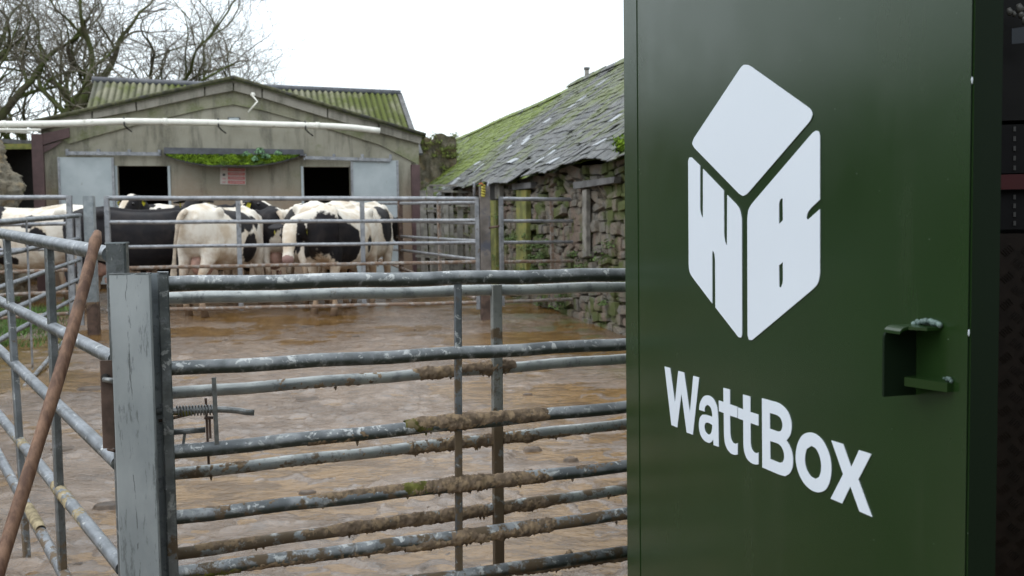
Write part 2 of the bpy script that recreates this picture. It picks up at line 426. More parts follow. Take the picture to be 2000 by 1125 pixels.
# ------------------------------------------------------------------ milking shed
SO = Vector((-5.23, 18.5, 0))
def sp(px, py, v=0.): return onp(px, py, SO+U*v, U)
def S(t, v, z): return SO+N*t+U*v+Z*z
def tz(px, py, v=0.):
    p = sp(px, py, v); return (p-SO).dot(N), p.z
def slab(mb, pts, v0, v1):                             # polygon in (t,z), extruded in v
    n = len(pts); a = [S(t, v0, z) for t, z in pts]+[S(t, v1, z) for t, z in pts]
    area = sum(pts[i][0]*pts[(i+1) % n][1]-pts[(i+1) % n][0]*pts[i][1] for i in range(n))
    fr = tuple(range(n)) if area > 0 else tuple(range(n))[::-1]
    fs = [fr, tuple(i+n for i in fr[::-1])]+[(i, (i+1) % n, n+(i+1) % n, n+i) for i in range(n)]
    return mb.add(a, fs)
shed = thing('milking_shed', 'grey rendered milking shed with low gable and two dark doorways behind the cows', 'shed', S(0, 0, .44))
ap = tz(456, 157); el = tz(62, 243); er = tz(826, 267)
dl0, dl1, dlt = tz(230, 325)[0], tz(327, 325)[0], tz(280, 324)[1]
dr0, dr1, drt = tz(593, 326)[0], tz(683, 326)[0], tz(640, 326)[1]
wl, wr = tz(86, 330)[0], tz(803, 330)[0]
def roofz(t):
    return el[1]+(ap[1]-el[1])*(t-el[0])/(ap[0]-el[0]) if t < ap[0] else ap[1]+(er[1]-ap[1])*(t-ap[0])/(er[0]-ap[0])
ZB = .30
mb = MB()
def wallpiece(t0, t1, zb):
    pts = [(t0, zb), (t1, zb), (t1, roofz(t1)-.12)]
    if t0 < ap[0] < t1: pts.append((ap[0], ap[1]-.12))
    pts.append((t0, roofz(t0)-.12)); slab(mb, pts, 0, .15)
wallpiece(wl, dl0, ZB); wallpiece(dl0, dl1, dlt); wallpiece(dl1, dr0, ZB); wallpiece(dr0, dr1, drt); wallpiece(dr1, wr, ZB)
mb.build('gable_wall', M['render'], shed)
mb = MB()
for t in (wl+.02, wr-.02): slab(mb, [(t-.07, ZB), (t+.07, ZB), (t+.07, roofz(t)-.0), (t-.07, roofz(t)-.0)], .16, 3.1)
slab(mb, [(wl, ZB), (wr, ZB), (wr, roofz(wr)-.2), (0, ap[1]-.2), (wl, roofz(wl)-.2)], 3.1, 3.2)
mb.build('side_wall', M['render'], shed)
slab(MB(), [(wl, .42), (wr, .42), (wr, .46), (wl, .46)], .2, 3.0).build('floor', M['black'], shed)  # floor painted black for the shade behind the doorways
slab(MB(), [(wl+.1, .47), (wr-.1, .47), (wr-.1, roofz(wr)-.3), (0, ap[1]-.3), (wl+.1, roofz(wl)-.3)], 2.9, 3.0).build('interior_shade', M['black'], shed)  # black sheet standing in for the shade inside the shed
# lower band then upper fascia, both following the gable
def curve_band(top, bot, v0, v1, mat, name):
    mb = MB()
    for (a, b), (c, d) in zip(zip(top[:-1], bot[:-1]), zip(top[1:], bot[1:])):
        slab(mb, [b, d, c, a], v0, v1)
    return mb.build(name, mat, shed)
tp = lambda L, v=0.: [tz(x, y, v) for x, y in L]
up = tp([(90, 250), (180, 226), (265, 206), (400, 175), (452, 166), (512, 180), (640, 215), (740, 243), (818, 268)], -.04)
lo = tp([(135, 281), (185, 266), (270, 243), (400, 213), (456, 204), (515, 216), (640, 251), (742, 283), (818, 322)], -.04)
curve_band(up, lo, -.045, -.002, M['band2'], 'lower_band')
edge = [(62, 243), (180, 214), (265, 195), (400, 167), (456, 157), (512, 173), (640, 211), (740, 242), (826, 267)]
bot = [(62, 256), (180, 232), (267, 216), (400, 187), (456, 177), (512, 191), (640, 230), (740, 259), (822, 281)]
for i in range(len(edge)-1):
    a0, a1 = tz(*edge[i], -.14), tz(*edge[i+1], -.14); b0, b1 = tz(*bot[i], -.14), tz(*bot[i+1], -.14)
    g = .012
    slab(MB(), [(b0[0]+g, b0[1]), (b1[0]-g, b1[1]), (a1[0]-g, a1[1]), (a0[0]+g, a0[1])], -.14-.004*(i % 2), -.05).build('fascia_board', M['band'], shed)
# verge of the roof with corrugation ends, then the corrugated slopes
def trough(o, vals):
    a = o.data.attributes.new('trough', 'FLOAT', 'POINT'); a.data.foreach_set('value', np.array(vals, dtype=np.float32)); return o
def corr_sheet(t0, z0, t1, z1, v0, v1, name, lift=.03):
    # slope from (t0,z0) eave to (t1,z1) ridge; waves run along the slope, so they vary with v
    mb = MB(); nv = int((v1-v0)/.02); tr = []
    for i in range(nv+1):
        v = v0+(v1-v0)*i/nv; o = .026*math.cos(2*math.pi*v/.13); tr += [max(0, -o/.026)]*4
        for (t, z) in ((t0, z0), (t1, z1)): mb.v += [tuple(S(t, v, z+o+lift)), tuple(S(t, v, z+o+lift-.012))]
    for i in range(nv):
        a = 4*i; b = a+4
        mb.f += [(a, b, b+2, a+2), (a+1, a+3, b+3, b+1), (a, a+1, b+1, b)]
    mb.f += [(0, 2, 3, 1), (4*nv, 4*nv+1, 4*nv+3, 4*nv+2)]
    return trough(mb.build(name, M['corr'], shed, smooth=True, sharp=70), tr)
zl, zr, za = tz(62, 243, -.14), tz(826, 267, -.14), tz(456, 157, -.14)
corr_sheet(zl[0]-.1, zl[1]-.03, za[0], za[1], -.2, 3.2, 'roof_slope'); corr_sheet(zr[0]+.05, zr[1]-.02, za[0], za[1], -.2, 3.2, 'roof_slope')
mb = MB(); mb.tube([S(zl[0]-.1, -.18, zl[1]+.01), S(za[0], -.18, za[1]+.05)], .035, 8); mb.tube([S(za[0], -.181, za[1]+.05), S(zr[0]+.05, -.181, zr[1]+.03)], .035, 8)
mb.build('roof_verge', M['bargetop'], shed, True)
MB().tube([S(za[0], -.16, za[1]+.01), S(za[0], 3.2, za[1]+.01)], .06, 10).build('ridge_cap', M['band'], shed, True)
# brown steel corner posts and beam
for x0, x1, y0 in ((62, 84, 262), (803, 819, 322)):
    a = tz(x0, y0, -.06); b = tz(x1, y0, -.06)
    slab(MB(), [(a[0], ZB), (b[0], ZB), (b[0], a[1]), (a[0], a[1])], -.12, .1).build('corner_post', M['browned'], shed)
q = tp([(84, 262), (136, 250), (137, 268), (84, 284)], -.05); slab(MB(), [q[3], q[2], q[1], q[0]], -.10, -.047).build('eave_beam', M['browned'], shed)
q = tp([(84, 286), (122, 275), (112, 285), (84, 300)], -.05); slab(MB(), [q[3], q[2], q[1], q[0]], -.085, -.05).build('eave_beam', M['browned'], shed)
# doors, tracks, frames
for x0, x1, y0, rl in ((112, 222, 307, (132, 312, 297, 299)), (685, 778, 313, (596, 763, 306, 311))):
    a, b = tz(x0, y0, -.1), tz(x1, y0, -.1)
    d = slab(MB(), [(a[0], .52), (b[0], .52), (b[0], a[1]), (a[0], a[1])], -.10, -.065).build('sliding_door', M['panel'], shed)
    mb = MB(); w_ = (b[0]-a[0])
    for tt in (a[0]+.02, b[0]-.02): slab(mb, [(tt-.02, .52), (tt+.02, .52), (tt+.02, a[1]-.01), (tt-.02, a[1]-.01)], -.112, -.101)
    mb.build('edge_strip', M['galvfar'], d)
    c, e = tz(rl[0], rl[2], -.1), tz(rl[1], rl[3], -.1)
    tr = MB().bar(S(c[0], -.13, c[1]-.02), S(e[0], -.13, e[1]-.02), .05, .06).build('door_track', M['galvfar'], shed)
    mb = MB()
    for k in range(4): 
        f = k/3; mb.bar(S(c[0]+(e[0]-c[0])*f, -.10, c[1]+.05), S(c[0]+(e[0]-c[0])*f, -.10, c[1]-.06), .05, .05)
    mb.build('track_bracket', M['galvfar'], tr)
for t in (dl0-.03, dr0-.03, dl1+.025): slab(MB(), [(t-.022, ZB), (t+.022, ZB), (t+.022, dlt), (t-.022, dlt)], -.03, .02).build('door_jamb', M['panel'], shed)
slab(MB(), [(dr1+.03-.03, ZB), (dr1+.06, ZB), (dr1+.06, drt+.02), (dr1, drt+.02)], -.03, -.002).build('door_jamb', M['wood_grey'], shed)
# mossy awning over the sign
a, b = tz(320, 289), tz(593, 292)
q = tp([(320, 288), (593, 292), (594, 304), (320, 300)], -.2); slab(MB(), [q[3], q[2], q[1], q[0]], -.20, -.002).build('awning_flashing', M['flash'], shed)
mb = MB(); n_ = 40; top = []; botm = []
for i in range(n_+1):
    f = i/n_; x = 326+(585-326)*f
    drop = min(1, math.sin(math.pi*f)**.75*1.12)
    p0 = tz(x, 303, -.2); 
    top.append(S(p0[0], -.2, p0[1]-.01)); out = .25*drop; pz = tz(x, 303+20*drop, -.2-out)
    botm.append(S(p0[0], -.2-out, pz[1]))
vs = []
for a_, b_ in zip(top, botm): vs += [a_, b_, b_-Z*.02, a_-Z*.02]
fs = []
for i in range(n_):
    k = 4*i
    fs += [(k, k+1, k+5, k+4), (k+1, k+2, k+6, k+5), (k+2, k+3, k+7, k+6)]
aw = MB().add(vs, fs).build('awning_sheet', M['wire'], shed)
mb = MB()
for i in range(2600):
    f = random.random(); g = random.random(); k = min(int(f*n_), n_-1); fr = f*n_-k
    p = (top[k].lerp(top[k+1], fr)).lerp(botm[k].lerp(botm[k+1], fr), g*1.03)
    r = .012+.02*random.random(); nrm = Vector((random.uniform(-1, 1), random.uniform(-1, 1), random.uniform(0, 1))).normalized()
    a_ = nrm.orthogonal().normalized()*r; b_ = nrm.cross(a_)
    c = p+Z*(.01+.03*random.random()*math.sin(math.pi*f))
    mb.add([c-a_, c+b_*.6, c+a_, c-b_*.6], [(0, 1, 2, 3)])
for a_, b_ in zip(top, botm): pass
vs = []
for i, (a_, b_) in enumerate(zip(top, botm)):
    for g in range(5):
        p = a_.lerp(b_, g/4); vs.append(p+Z*(.012+.03*mn.noise(p*9)))
mb.add(vs, [(i*5+g, i*5+g+1, (i+1)*5+g+1, (i+1)*5+g) for i in range(n_) for g in range(4)])
mb.build('moss_layer', M['moss'], shed, kind='stuff')
def leafy(mb, c, r, n, ls):
    for i in range(n):
        d = Vector((random.gauss(0, 1), random.gauss(0, 1), abs(random.gauss(0, 1)))).normalized(); p = c+d*r*random.uniform(.3, 1)
        up_ = (d+Vector((random.uniform(-.5, .5), random.uniform(-.5, .5), .4))).normalized(); s_ = up_.orthogonal().normalized(); s_.rotate(Matrix.Rotation(random.random()*6.28, 3, up_)); q_ = up_.cross(s_)
        l = ls*random.uniform(.6, 1.2)
        mb.add([p-s_*l, p-q_*l*.55+up_*l*.15, p+s_*l, p+q_*l*.55+up_*l*.15], [(0, 1, 2, 3)])
for k, (x, y, r) in enumerate(((482, 303, .07), (507, 298, .11), (519, 308, .10), (545, 301, .09), (498, 313, .08))):
    p = sp(x, y, -.38); mb = MB(); leafy(mb, p, r, 60, .035)
    tag(mb.build('leafy_weed', M['leaf']), ['small bluish weed leftmost on the mossy awning', 'tallest bluish green weed on the mossy awning', 'broad bluish weed low on the mossy awning beside the tallest', 'rightmost bluish weed on the mossy awning', 'small weed hanging at the awning edge above the sign'][k], 'weed', 'weeds on the awning')
# warning sign, vent, lamp arm
q = [sp(x, y, -.02) for x, y in ((430, 327), (480, 328), (480, 361), (430, 360))]
sg = thing('warning_sign', 'small white sign with red stripes under the mossy awning', 'sign', q[3])
def card(name, pts, off, th, mat, par):
    a = [p-U*off for p in pts]; b = [p-U*(off-th) for p in pts]
    return MB().add(a+b, [(0, 3, 2, 1), (4, 5, 6, 7), (0, 1, 5, 4), (1, 2, 6, 5), (2, 3, 7, 6), (3, 0, 4, 7)]).build(name, mat, par)
M['signw'] = simple('sign_white', (.55, .50, .46), .5, 0, .1, 8, 0); M['signr'] = simple('sign_red', (.50, .15, .14), .5, 0, .15, 10, 0); M['ink'] = simple('sign_black', (.05, .05, .05), .6, 0, 0, 8, 0); M['signp'] = simple('sign_pale_lettering', (.55, .33, .32), .5, 0, .2, 30, 0)
card('sign_board', q, .0, .012, M['signw'], sg)
def sub(u0, v0, u1, v1):
    f = lambda u, v: q[0].lerp(q[1], u).lerp(q[3].lerp(q[2], u), v)
    return [f(u0, v0), f(u1, v0), f(u1, v1), f(u0, v1)]
for k in range(4):
    card('red_stripe', sub(.30, .03+.245*k, .97, .22+.245*k), .003, .002, M['signr'], sg)
    card('faded_lettering', sub(.38, .09+.245*k, .90, .14+.245*k), .005, .001, M['signp'], sg)
card('symbol', sub(.1, .36, .2, .5), .003, .002, M['ink'], sg)
for v0 in (.06, .62, .82): card('symbol', sub(.08, v0, .22, v0+.1), .003, .002, M['signp'], sg)
q2 = [sp(x, y, -.06) for x, y in ((445, 229), (469, 229), (469, 240), (445, 240))]
vt = thing('gable_vent', 'small pale vent under the gable peak above the pipe', 'vent', q2[3])
card('vent_frame', q2, 0, .03, M['wire'], vt); q = q2; card('vent_plate', sub(.08, .12, .92, .9), .004, .003, M['panel'], vt)
la = thing('lamp_arm', 'bent white pipe with round end fixed high on the gable', 'lamp arm', sp(495, 185, -.2))
MB().tube([sp(493, 187, -.22), sp(503, 198, -.3), sp(485, 219, -.3)], .016, 8).build('arm', M['white_pvc'], la, True)
MB().ball(sp(494, 185, -.2), .045).build('mount', M['white_pvc'], la, True)
# big white pipe along the front
VP_ = -.55
pipe = thing('overhead_pipe', 'long thick white plastic pipe running across the front of the shed', 'pipe', sp(243, 237, VP_))
pts = [(-240, 247), (-60, 245), (0, 243), (120, 242), (200, 238.5), (243, 237), (330, 238), (430, 240), (520, 243), (600, 245), (680, 248), (742, 256)]
P3 = [sp(x, y, VP_) for x, y in pts]
fine = []
for i in range(len(P3)-1):
    for k in range(4): fine.append(P3[i].lerp(P3[i+1], k/4))
fine.append(P3[-1])
for _ in range(3): fine = [fine[0]]+[(fine[i-1]+fine[i]*2+fine[i+1])/4 for i in range(1, len(fine)-1)]+[fine[-1]]
MB().tube(fine, .058, 12).build('pipe_run', M['white_pvc'], pipe, True)
for x in (8, 323, 620): MB().tube([sp(x-4, 243 if x < 300 else 238+(x > 400)*7.5, VP_), sp(x+4, 243 if x < 300 else 238+(x > 400)*7.7, VP_)], .066, 12).build('coupling', M['white_pvc'], pipe, True)
for x, y in ((243, 237), (427, 240), (597, 245)):
    MB().tube([sp(x-1, y-9, VP_-.01), sp(x, y+8, VP_-.075), sp(x+6, y+14, VP_+.2), sp(x+14, y+20, -.05)], .014, 6).build('hanger', M['wire'], pipe, True)
for k, (p0, p1, l) in enumerate((((-200, 252), (80, 254), 'upper of two thin white pipes below the thick pipe at left'), ((-200, 246), (60, 259.5), 'lower of two thin white pipes below the thick pipe at left'))):
    tag(MB().tube([sp(*p0, VP_-.1+.1*k), sp(*p1, VP_-.1+.1*k)], .024-.006*k, 8).build('thin_pipe', M['white_pvc'], smooth=True), l, 'pipe', 'thin white pipes')

# ------------------------------------------------------------------ cross barn roof behind
RO = Vector((-6.09, 22, 0))
cb = thing('rear_barn', 'barn behind the shed with mossy corrugated roof and long level ridge', 'barn', RO+Z*.6)
def rp(px, py, v=0.): return onp(px, py, RO+U*v, U)
A, B = rp(185, 157), rp(778, 183)
def cross_slope(sgn, name):
    mb = MB(); Ld = 2.6; fall = math.tan(R(31)); n = int((B-A).length/.02); tr = []
    for i in range(n+1):
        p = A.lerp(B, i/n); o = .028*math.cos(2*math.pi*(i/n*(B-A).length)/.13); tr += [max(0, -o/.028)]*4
        for d in (0, Ld): 
            for e in (0, -.012): mb.v.append(tuple(p-U*sgn*d-Z*(d*fall)+Z*(o+e)))
    for i in range(n):
        a = 4*i; b = a+4; mb.f += [(a, a+2, b+2, b), (a+1, b+1, b+3, a+3), (a+2, a+3, b+3, b+2)]
    mb.f += [(0, 1, 3, 2), (4*n, 4*n+2, 4*n+3, 4*n+1)]
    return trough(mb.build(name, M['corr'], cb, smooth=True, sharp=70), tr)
cross_slope(1, 'front_slope'); cross_slope(-1, 'back_slope')
MB().tube([A-N*.05+Z*.01, B+N*.05+Z*.01], .07, 10).build('ridge_cap', M['flash'], cb, True)
MB().bar(B+N*.03-Z*.01, B+N*.03-U*2.6-Z*(.01+2.6*math.tan(R(31))), .1, .05).build('verge_strip', M['lintel'], cb)
for p in (A+N*.1, B-N*.1):
    mb = MB()
    b = [p-U*2.3, p+U*2.3]
    mb.add([b[0]-Z*(b[0].z-.4), b[1]-Z*(b[1].z-.4), b[1]-Z*1.5, p-Z*.1, b[0]-Z*1.5]+[q_+N*.1 for q_ in (b[0]-Z*(b[0].z-.4), b[1]-Z*(b[1].z-.4), b[1]-Z*1.5, p-Z*.1, b[0]-Z*1.5)],
           [(0, 1, 2, 3, 4), (9, 8, 7, 6, 5), (0, 5, 6, 1), (1, 6, 7, 2), (2, 7, 8, 3), (3, 8, 9, 4), (4, 9, 5, 0)])
    mb.build('end_wall', M['render'], cb)

# ------------------------------------------------------------------ open lean-to and crumbling wall at the left
lt = thing('lean_to', 'dark open lean-to at left between crumbling wall and brown post', 'lean-to', atY(30, 560, 20))
p = atY(-120, 290, 20.5); p2 = atY(75, 288, 20.5)
MB().hexa([Vector((p.x, 20.5, .3)), Vector((p2.x, 20.5, .3)), Vector((p2.x, 20.7, .3)), Vector((p.x, 20.7, .3)), Vector((p.x, 20.5, p.z)), Vector((p2.x, 20.5, p2.z)), Vector((p2.x, 20.7, p2.z)), Vector((p.x, 20.7, p.z))]).build('back_wall', M['black'], lt)  # wall painted black as the shade inside the lean-to
MB().hexa([Vector((p.x, 18.6, p.z-.03)), Vector((p2.x, 18.6, p2.z-.03)), Vector((p2.x, 20.8, p2.z-.0)), Vector((p.x, 20.8, p.z)), Vector((p.x, 18.6, p.z+.02)), Vector((p2.x, 18.6, p2.z+.02)), Vector((p2.x, 20.8, p2.z+.15)), Vector((p.x, 20.8, p.z+.15))]).build('roof_sheet', M['lintel'], lt)
MB().bar(atY(-120, 288, 18.7), atY(64, 286, 18.7), .06, .1).build('fascia_rail', M['wood_mossy'], lt)
# rounded, bulging rubble mass
def lump(name, cx, cy, prof, mat, amp=.12, parent=None, seg=48, rows=60, yscale=1.):
    vs = []; zs = [a for a, b in prof]; rs = [b for a, b in prof]
    for i in range(rows+1):
        z = zs[0]+(zs[-1]-zs[0])*i/rows; r = np.interp(z, zs, rs)
        for k in range(seg):
            t = 2*math.pi*k/seg; p = Vector((cx+r*math.cos(t), cy+yscale*r*math.sin(t), z))
            d = Vector((math.cos(t), math.sin(t)*yscale, .2)); e = mn.noise(p*3)*amp+mn.noise(p*9)*amp*.5+abs(mn.noise(p*20))*amp*.5
            vs.append(p+d*e)
    fs = [(i*seg+k, i*seg+(k+1) % seg, (i+1)*seg+(k+1) % seg, (i+1)*seg+k) for i in range(rows) for k in range(seg)]+[tuple(range(rows*seg, (rows+1)*seg))]
    return MB().add(vs, fs).build(name, mat, parent, smooth=True)
Yc = 15.6; e1 = atY(36, 360, Yc); e0 = atY(10, 262, Yc)
cx = e1.x-1.6
cw = lump('crumbling_wall', cx, Yc, [(.3, 1.65), (1.6, 1.62), (2.1, 1.58), (2.5, 1.42), (2.85, 1.3), (3.0, 1.18), (3.15, .5)], M['ivywall'], .16, seg=150, rows=130, yscale=.5)
tag(cw, 'rough crumbling stone wall end at the far left edge', 'wall')

# ------------------------------------------------------------------ stone barn at right
BO = Vector((1.18, 11, 0)); EZ, RZ, SPAN = 2.26, 4.42, 2.8
def Bp(s, t, z): return BO+U*s+N*t+Z*z
barn = thing('stone_barn', 'long low stone barn with sagging mossy slate roof at right', 'barn', Bp(4, 0, .3))
def eave_sag(s): return .03*math.sin(s*1.1+.6)+.02*math.sin(s*2.7)+.012*math.sin(s*6.1)-.01
def roof_pt(s, f, far=False):                          # f 0 at eave, 1 at ridge
    sag = (1-f)*eave_sag(s)-.04*math.sin(math.pi*f)*(.6+.4*math.sin(s*.8))+.012*f*math.sin(s*.9)
    return Bp(s, -.18+(SPAN+.18)*f, EZ-.08+(RZ-EZ+.08)*f+sag-(.09 if far else 0))
# body walls
mb = MB(); base = -.2
slabw = [(-3, 0), (22.4, 0)]
P8 = [Bp(-3, .045, base), Bp(-3, SPAN*2, base), Bp(22.4, SPAN*2, base), Bp(22.4, .045, base)]
mb.hexa(P8[::-1]+[Vector((q.x, q.y, EZ-.12)) for q in P8[::-1]])
for s in (-3, 22.1):
    a = [Bp(s, .1, EZ-.12), Bp(s, SPAN, RZ-.15), Bp(s, 2*SPAN, EZ-.12)]; b = [q+U*.3 for q in a]
    mb.add(a+b, [(0, 1, 2), (5, 4, 3), (0, 3, 4, 1), (1, 4, 5, 2), (2, 5, 3, 0)])
mb.build('wall_core', M['mortar'], barn)
# roof deck under slates, back slope
mb = MB(); ns, nf = 80, 8
for side in (0, 1):
    k0 = len(mb.v)
    for i in range(ns+1):
        s = -3+25.4*i/ns
        for j in range(nf+1):
            p = roof_pt(s, j/nf, s > 9.5)-Z*.05
            if side: t = (p-BO).dot(N); p = p+N*(2*(SPAN-t))
            mb.v.append(tuple(p))
    for i in range(ns):
        for j in range(nf):
            a = k0+i*(nf+1)+j; f = (a, a+1, a+nf+2, a+nf+1); mb.f.append(f if side else f[::-1])
mb.build('roof_deck', M['slatefar'], barn, smooth=True)
# slates
def slate_mesh(name, mat, sd_):
    r = random.Random(sd_); n = 4; vs = []
    x = [-.5, -.17, .17, .5]; lowr = [r.uniform(-.06, .03) for _ in x]
    for z0 in (0, -.012):
        for j, yy in enumerate((-.5, .5)):
            for i, xx in enumerate(x): vs.append((xx+r.uniform(-.02, .02), yy+(lowr[i] if j == 0 else 0), z0+r.uniform(-.004, .004)))
    fs = [(0, 1, 5, 4), (1, 2, 6, 5), (2, 3, 7, 6), (8, 12, 13, 9), (9, 13, 14, 10), (10, 14, 15, 11), (0, 8, 9, 1), (1, 9, 10, 2), (2, 10, 11, 3), (3, 11, 15, 7), (0, 4, 12, 8)]
    me = bpy.data.meshes.new(name); me.from_pydata(vs, [], fs); me.materials.append(mat); return me
SL = {k: [slate_mesh('slate', M[k], i) for i in range(5)] for k in ('slate', 'slatefar', 'slatewet')}
rows = 23; cand = []
for far, s0, s1 in ((False, -1.0, 9.55), (True, 9.5, 22.4)):
    for j in range(rows):
        s = s0+random.uniform(0, .2)
        while s < s1:
            wd = random.uniform(.15, .29)
            if s+wd > s1+.1: break
            f = (j+.5)/rows; p = roof_pt(s+wd/2, f, far); p2_ = roof_pt(s+wd/2, min(f+.06, 1.06), far); q_ = roof_pt(s+wd/2+.1, f, far)
            up_ = (p2_-p).normalized(); al = (q_-p).normalized(); nn = al.cross(up_)*-1
            if nn.z < 0: nn = -nn
            drop = -.025*random.random() if j == 0 else 0
            p = p+nn*(.012+random.random()*.012)+up_*(random.uniform(-.012, .012)+drop-.03)
            tilt = Matrix.Rotation(R(random.gauss(0, 1.4)), 4, 'Z') @ Matrix.Rotation(R(-3.0+random.gauss(0, .9)), 4, 'X')
            kind = 'slatefar' if far else 'slate'
            if not far and random.random() < (.045 if j < 8 else .012): kind = 'slatewet'; tilt = tilt @ Matrix.Rotation(R(random.gauss(0, 4)), 4, 'X')
            skip = (not far and random.random() < .012)
            mw = Matrix.Identity(4)
            for i in range(3): mw[i][0], mw[i][1], mw[i][2], mw[i][3] = al[i], up_[i], nn[i], p[i]
            mw = mw @ tilt @ Matrix.Diagonal((wd*.98, random.uniform(.21, .26), .8, 1))
            if not skip: cand.append((p, mw, kind, random.randrange(5)))
            s += wd
def vis(p): 
    x, y, z = proj(p); return 815 < x < 1224
cand.sort(key=lambda c: (not vis(c[0]), proj(c[0])[2]))
for p, mw, kind, i in cand[:300]: mobj('slate', SL[kind][i], barn, mw)
rest = {}
for p, mw, kind, i in cand[300:]:
    mb = rest.setdefault(kind, MB()); me = SL[kind][i]; mb.add([mw @ v.co for v in me.vertices], [tuple(f.vertices) for f in me.polygons])
for kind, mb in rest.items(): mb.build('slate_courses', M[kind], barn, kind='stuff')
# ridge tiles and stub pole on the ridge
for k in range(34):
    s = -1+k*.68; far = s > 9.5
    a = roof_pt(s, 1, far); b = roof_pt(s+.64, 1, far)
    d = (b-a).normalized(); mb = MB(); vs = []
    for e in (a, b):
        for t in (-1, -.5, 0, .5, 1): vs.append(e+N*(.16*t)+Z*(.07-.13*abs(t)**1.3+random.uniform(-.008, .008)))
    mb.add(vs, [(i, i+1, i+6, i+5) for i in range(4)]+[(5, 9, 4, 0)])
    mb.build('ridge_tile', M['slatefar'] if far else M['slate'], barn)
pl = rp_ = onp(1146, 157, Bp(0, SPAN, 0), N); stub = thing('stub_post', 'short dark post standing up from the barn ridge', 'post', pl)
MB().tube([pl-Z*.1, onp(1146, 134, Bp(0, SPAN, 0), N)], .045, 8).build('shaft', M['wood_grey'], stub, True)
MB().tube([onp(1146, 136, Bp(0, SPAN, 0), N), onp(1146, 131.5, Bp(0, SPAN, 0), N)], .06, 8).build('cap', M['lintel'], stub, True)
# moss clump on the eave by the green door
mb = MB()
for k in range(5): leafy(mb, onp(1218+random.uniform(-8, 10), 288+random.uniform(-8, 12), Bp(0, -.15, 0), N), .12, 130, .022)
tag(mb.build('moss_clump', M['moss'], kind='thing'), 'bright green moss clump hanging on the slate eave beside the green door', 'moss clump')
# rubble stones
def stone_mesh(sd_):
    r = random.Random(sd_); bm = bmesh.new(); bmesh.ops.create_cube(bm, size=1)
    bmesh.ops.subdivide_edges(bm, edges=bm.edges, cuts=1, use_grid_fill=True)
    for v in bm.verts:
        l = v.co.length; v.co *= (1-.20*(l/.866)**3); v.co += Vector([r.uniform(-.038, .038) for _ in range(3)])
    me = bpy.data.meshes.new('stone'); bm.to_mesh(me); bm.free(); me.materials.append(M['stone']); return me
ST = [stone_mesh(i) for i in range(10)]
stones = []
openings = [(6.35, 6.95, .9, 1.95)]
z = .02
while z < EZ-.14:
    hgt = random.uniform(.06, .15); s = -1.2+random.uniform(0, .2)
    while s < 13:
        wd = random.choice((.17, .26, .36, .5))*random.uniform(.7, 1.25)
        c = Bp(s+wd/2, .03+random.uniform(-.03, .02), z+hgt/2+.035*math.sin(s*2.3+z*5)+random.uniform(-.02, .02))
        if not any(a < s+wd/2 < b and c_ < z < d_ for a, b, c_, d_ in openings) and c.z > gz(c.x, c.y)-.1:
            hh = hgt*random.uniform(.75, 1.35)
            mw = frame(c, U, Z, (wd*.97, random.uniform(.10, .14), hh)) @ Matrix.Rotation(R(random.gauss(0, 3.5)), 4, 'Y')
            stones.append((c, mw, random.randrange(10)))
        s += wd+.008
    z += hgt+.004
stones.sort(key=lambda c: (not (940 < proj(c[0])[0] < 1228), proj(c[0])[2]))
for c, mw, i in stones[:300]: mobj('stone', ST[i], barn, mw)
mb = MB()
for c, mw, i in stones[300:]: mb.add([mw @ v.co for v in ST[i].vertices], [tuple(f.vertices) for f in ST[i].polygons])
mb.build('rubble_stones', M['stone'], barn, kind='stuff')
o_, n_2, d_2 = Bp(0, -.06, 0), N, U
def bq(name, q, th, mat, off=0.):
    pts = [onp(x, y, Bp(0, -.04-off, 0), N) for x, y in q]; a = [p-N*th for p in pts]
    return MB().add(pts+a, [(0, 1, 2, 3), (7, 6, 5, 4), (0, 4, 5, 1), (1, 5, 6, 2), (2, 6, 7, 3), (3, 7, 4, 0)]).build(name, mat, barn)
bq('lintel', [(1131, 356), (1214, 345), (1212, 357), (1132, 369)], .08, M['lintel'])
bq('lintel', [(1010, 359), (1048, 356), (1048, 367), (1010, 371)], .08, M['lintel'])
bq('timber_stud', [(1145, 371), (1153, 370), (1153, 500), (1145, 502)], .05, M['wood_grey'])
bq('timber_stud', [(1017, 372), (1037, 371), (1037, 560), (1017, 562)], .07, M['wood_mossy'])
bq('timber_stud', [(958, 392), (977, 391), (977, 560), (958, 562)], .07, M['wood_mossy'])
bq('timber_stud', [(975, 352), (984, 351), (984, 388), (975, 388)], .07, M['wood_grey'])
bq('opening_shade', [(953, 356), (973, 354), (973, 390), (953, 390)], .02, M['black'], .05)  # black plate painted as the shade in the barn opening
# ivy and moss growing on the wall
mb = MB()
for k in range(60):
    s = random.uniform(-.3, 8); c = Bp(s, -.08, gz(0, 11+s)+abs(random.gauss(.5, .6))); 
    if c.z > 2.05: continue
    leafy(mb, c, random.uniform(.06, .18), 70, .02)
mb.build('wall_creeper', simple('dull_ivy', (.075, .12, .03), .8, 0, .5, 20, 0), kind='stuff')
# fallen stones and a red brick at the foot
for k, (x, y, a, b, h, mt, l) in enumerate(((1162, 617, .26, .12, .07, 'redstone', 'flat red sandstone block lying at the foot of the barn wall'), (1137, 606, .14, .1, .09, 'stone', 'small grey stone left of the red block by the wall'), (1188, 600, .2, .14, .14, 'stone', 'rounded stone behind the red block against the wall'), (1204, 628, .16, .12, .1, 'stone', 'stone beside the green door at the wall foot'))):
    if 'redstone' not in M: M['redstone'] = simple('red_sandstone', (.24, .10, .065), .9, 0, .3, 20, .4, 50)
    g = onground(x, y); me = ST[k].copy(); me.materials[0] = M[mt]
    o = mobj('loose_stone', me, None, frame(g+Z*h*.4, Vector((.9, .3, 0)), Z, (a*1.3, b*1.3, h*1.3))); tag(o, l, 'stone', 'loose stones by the wall')
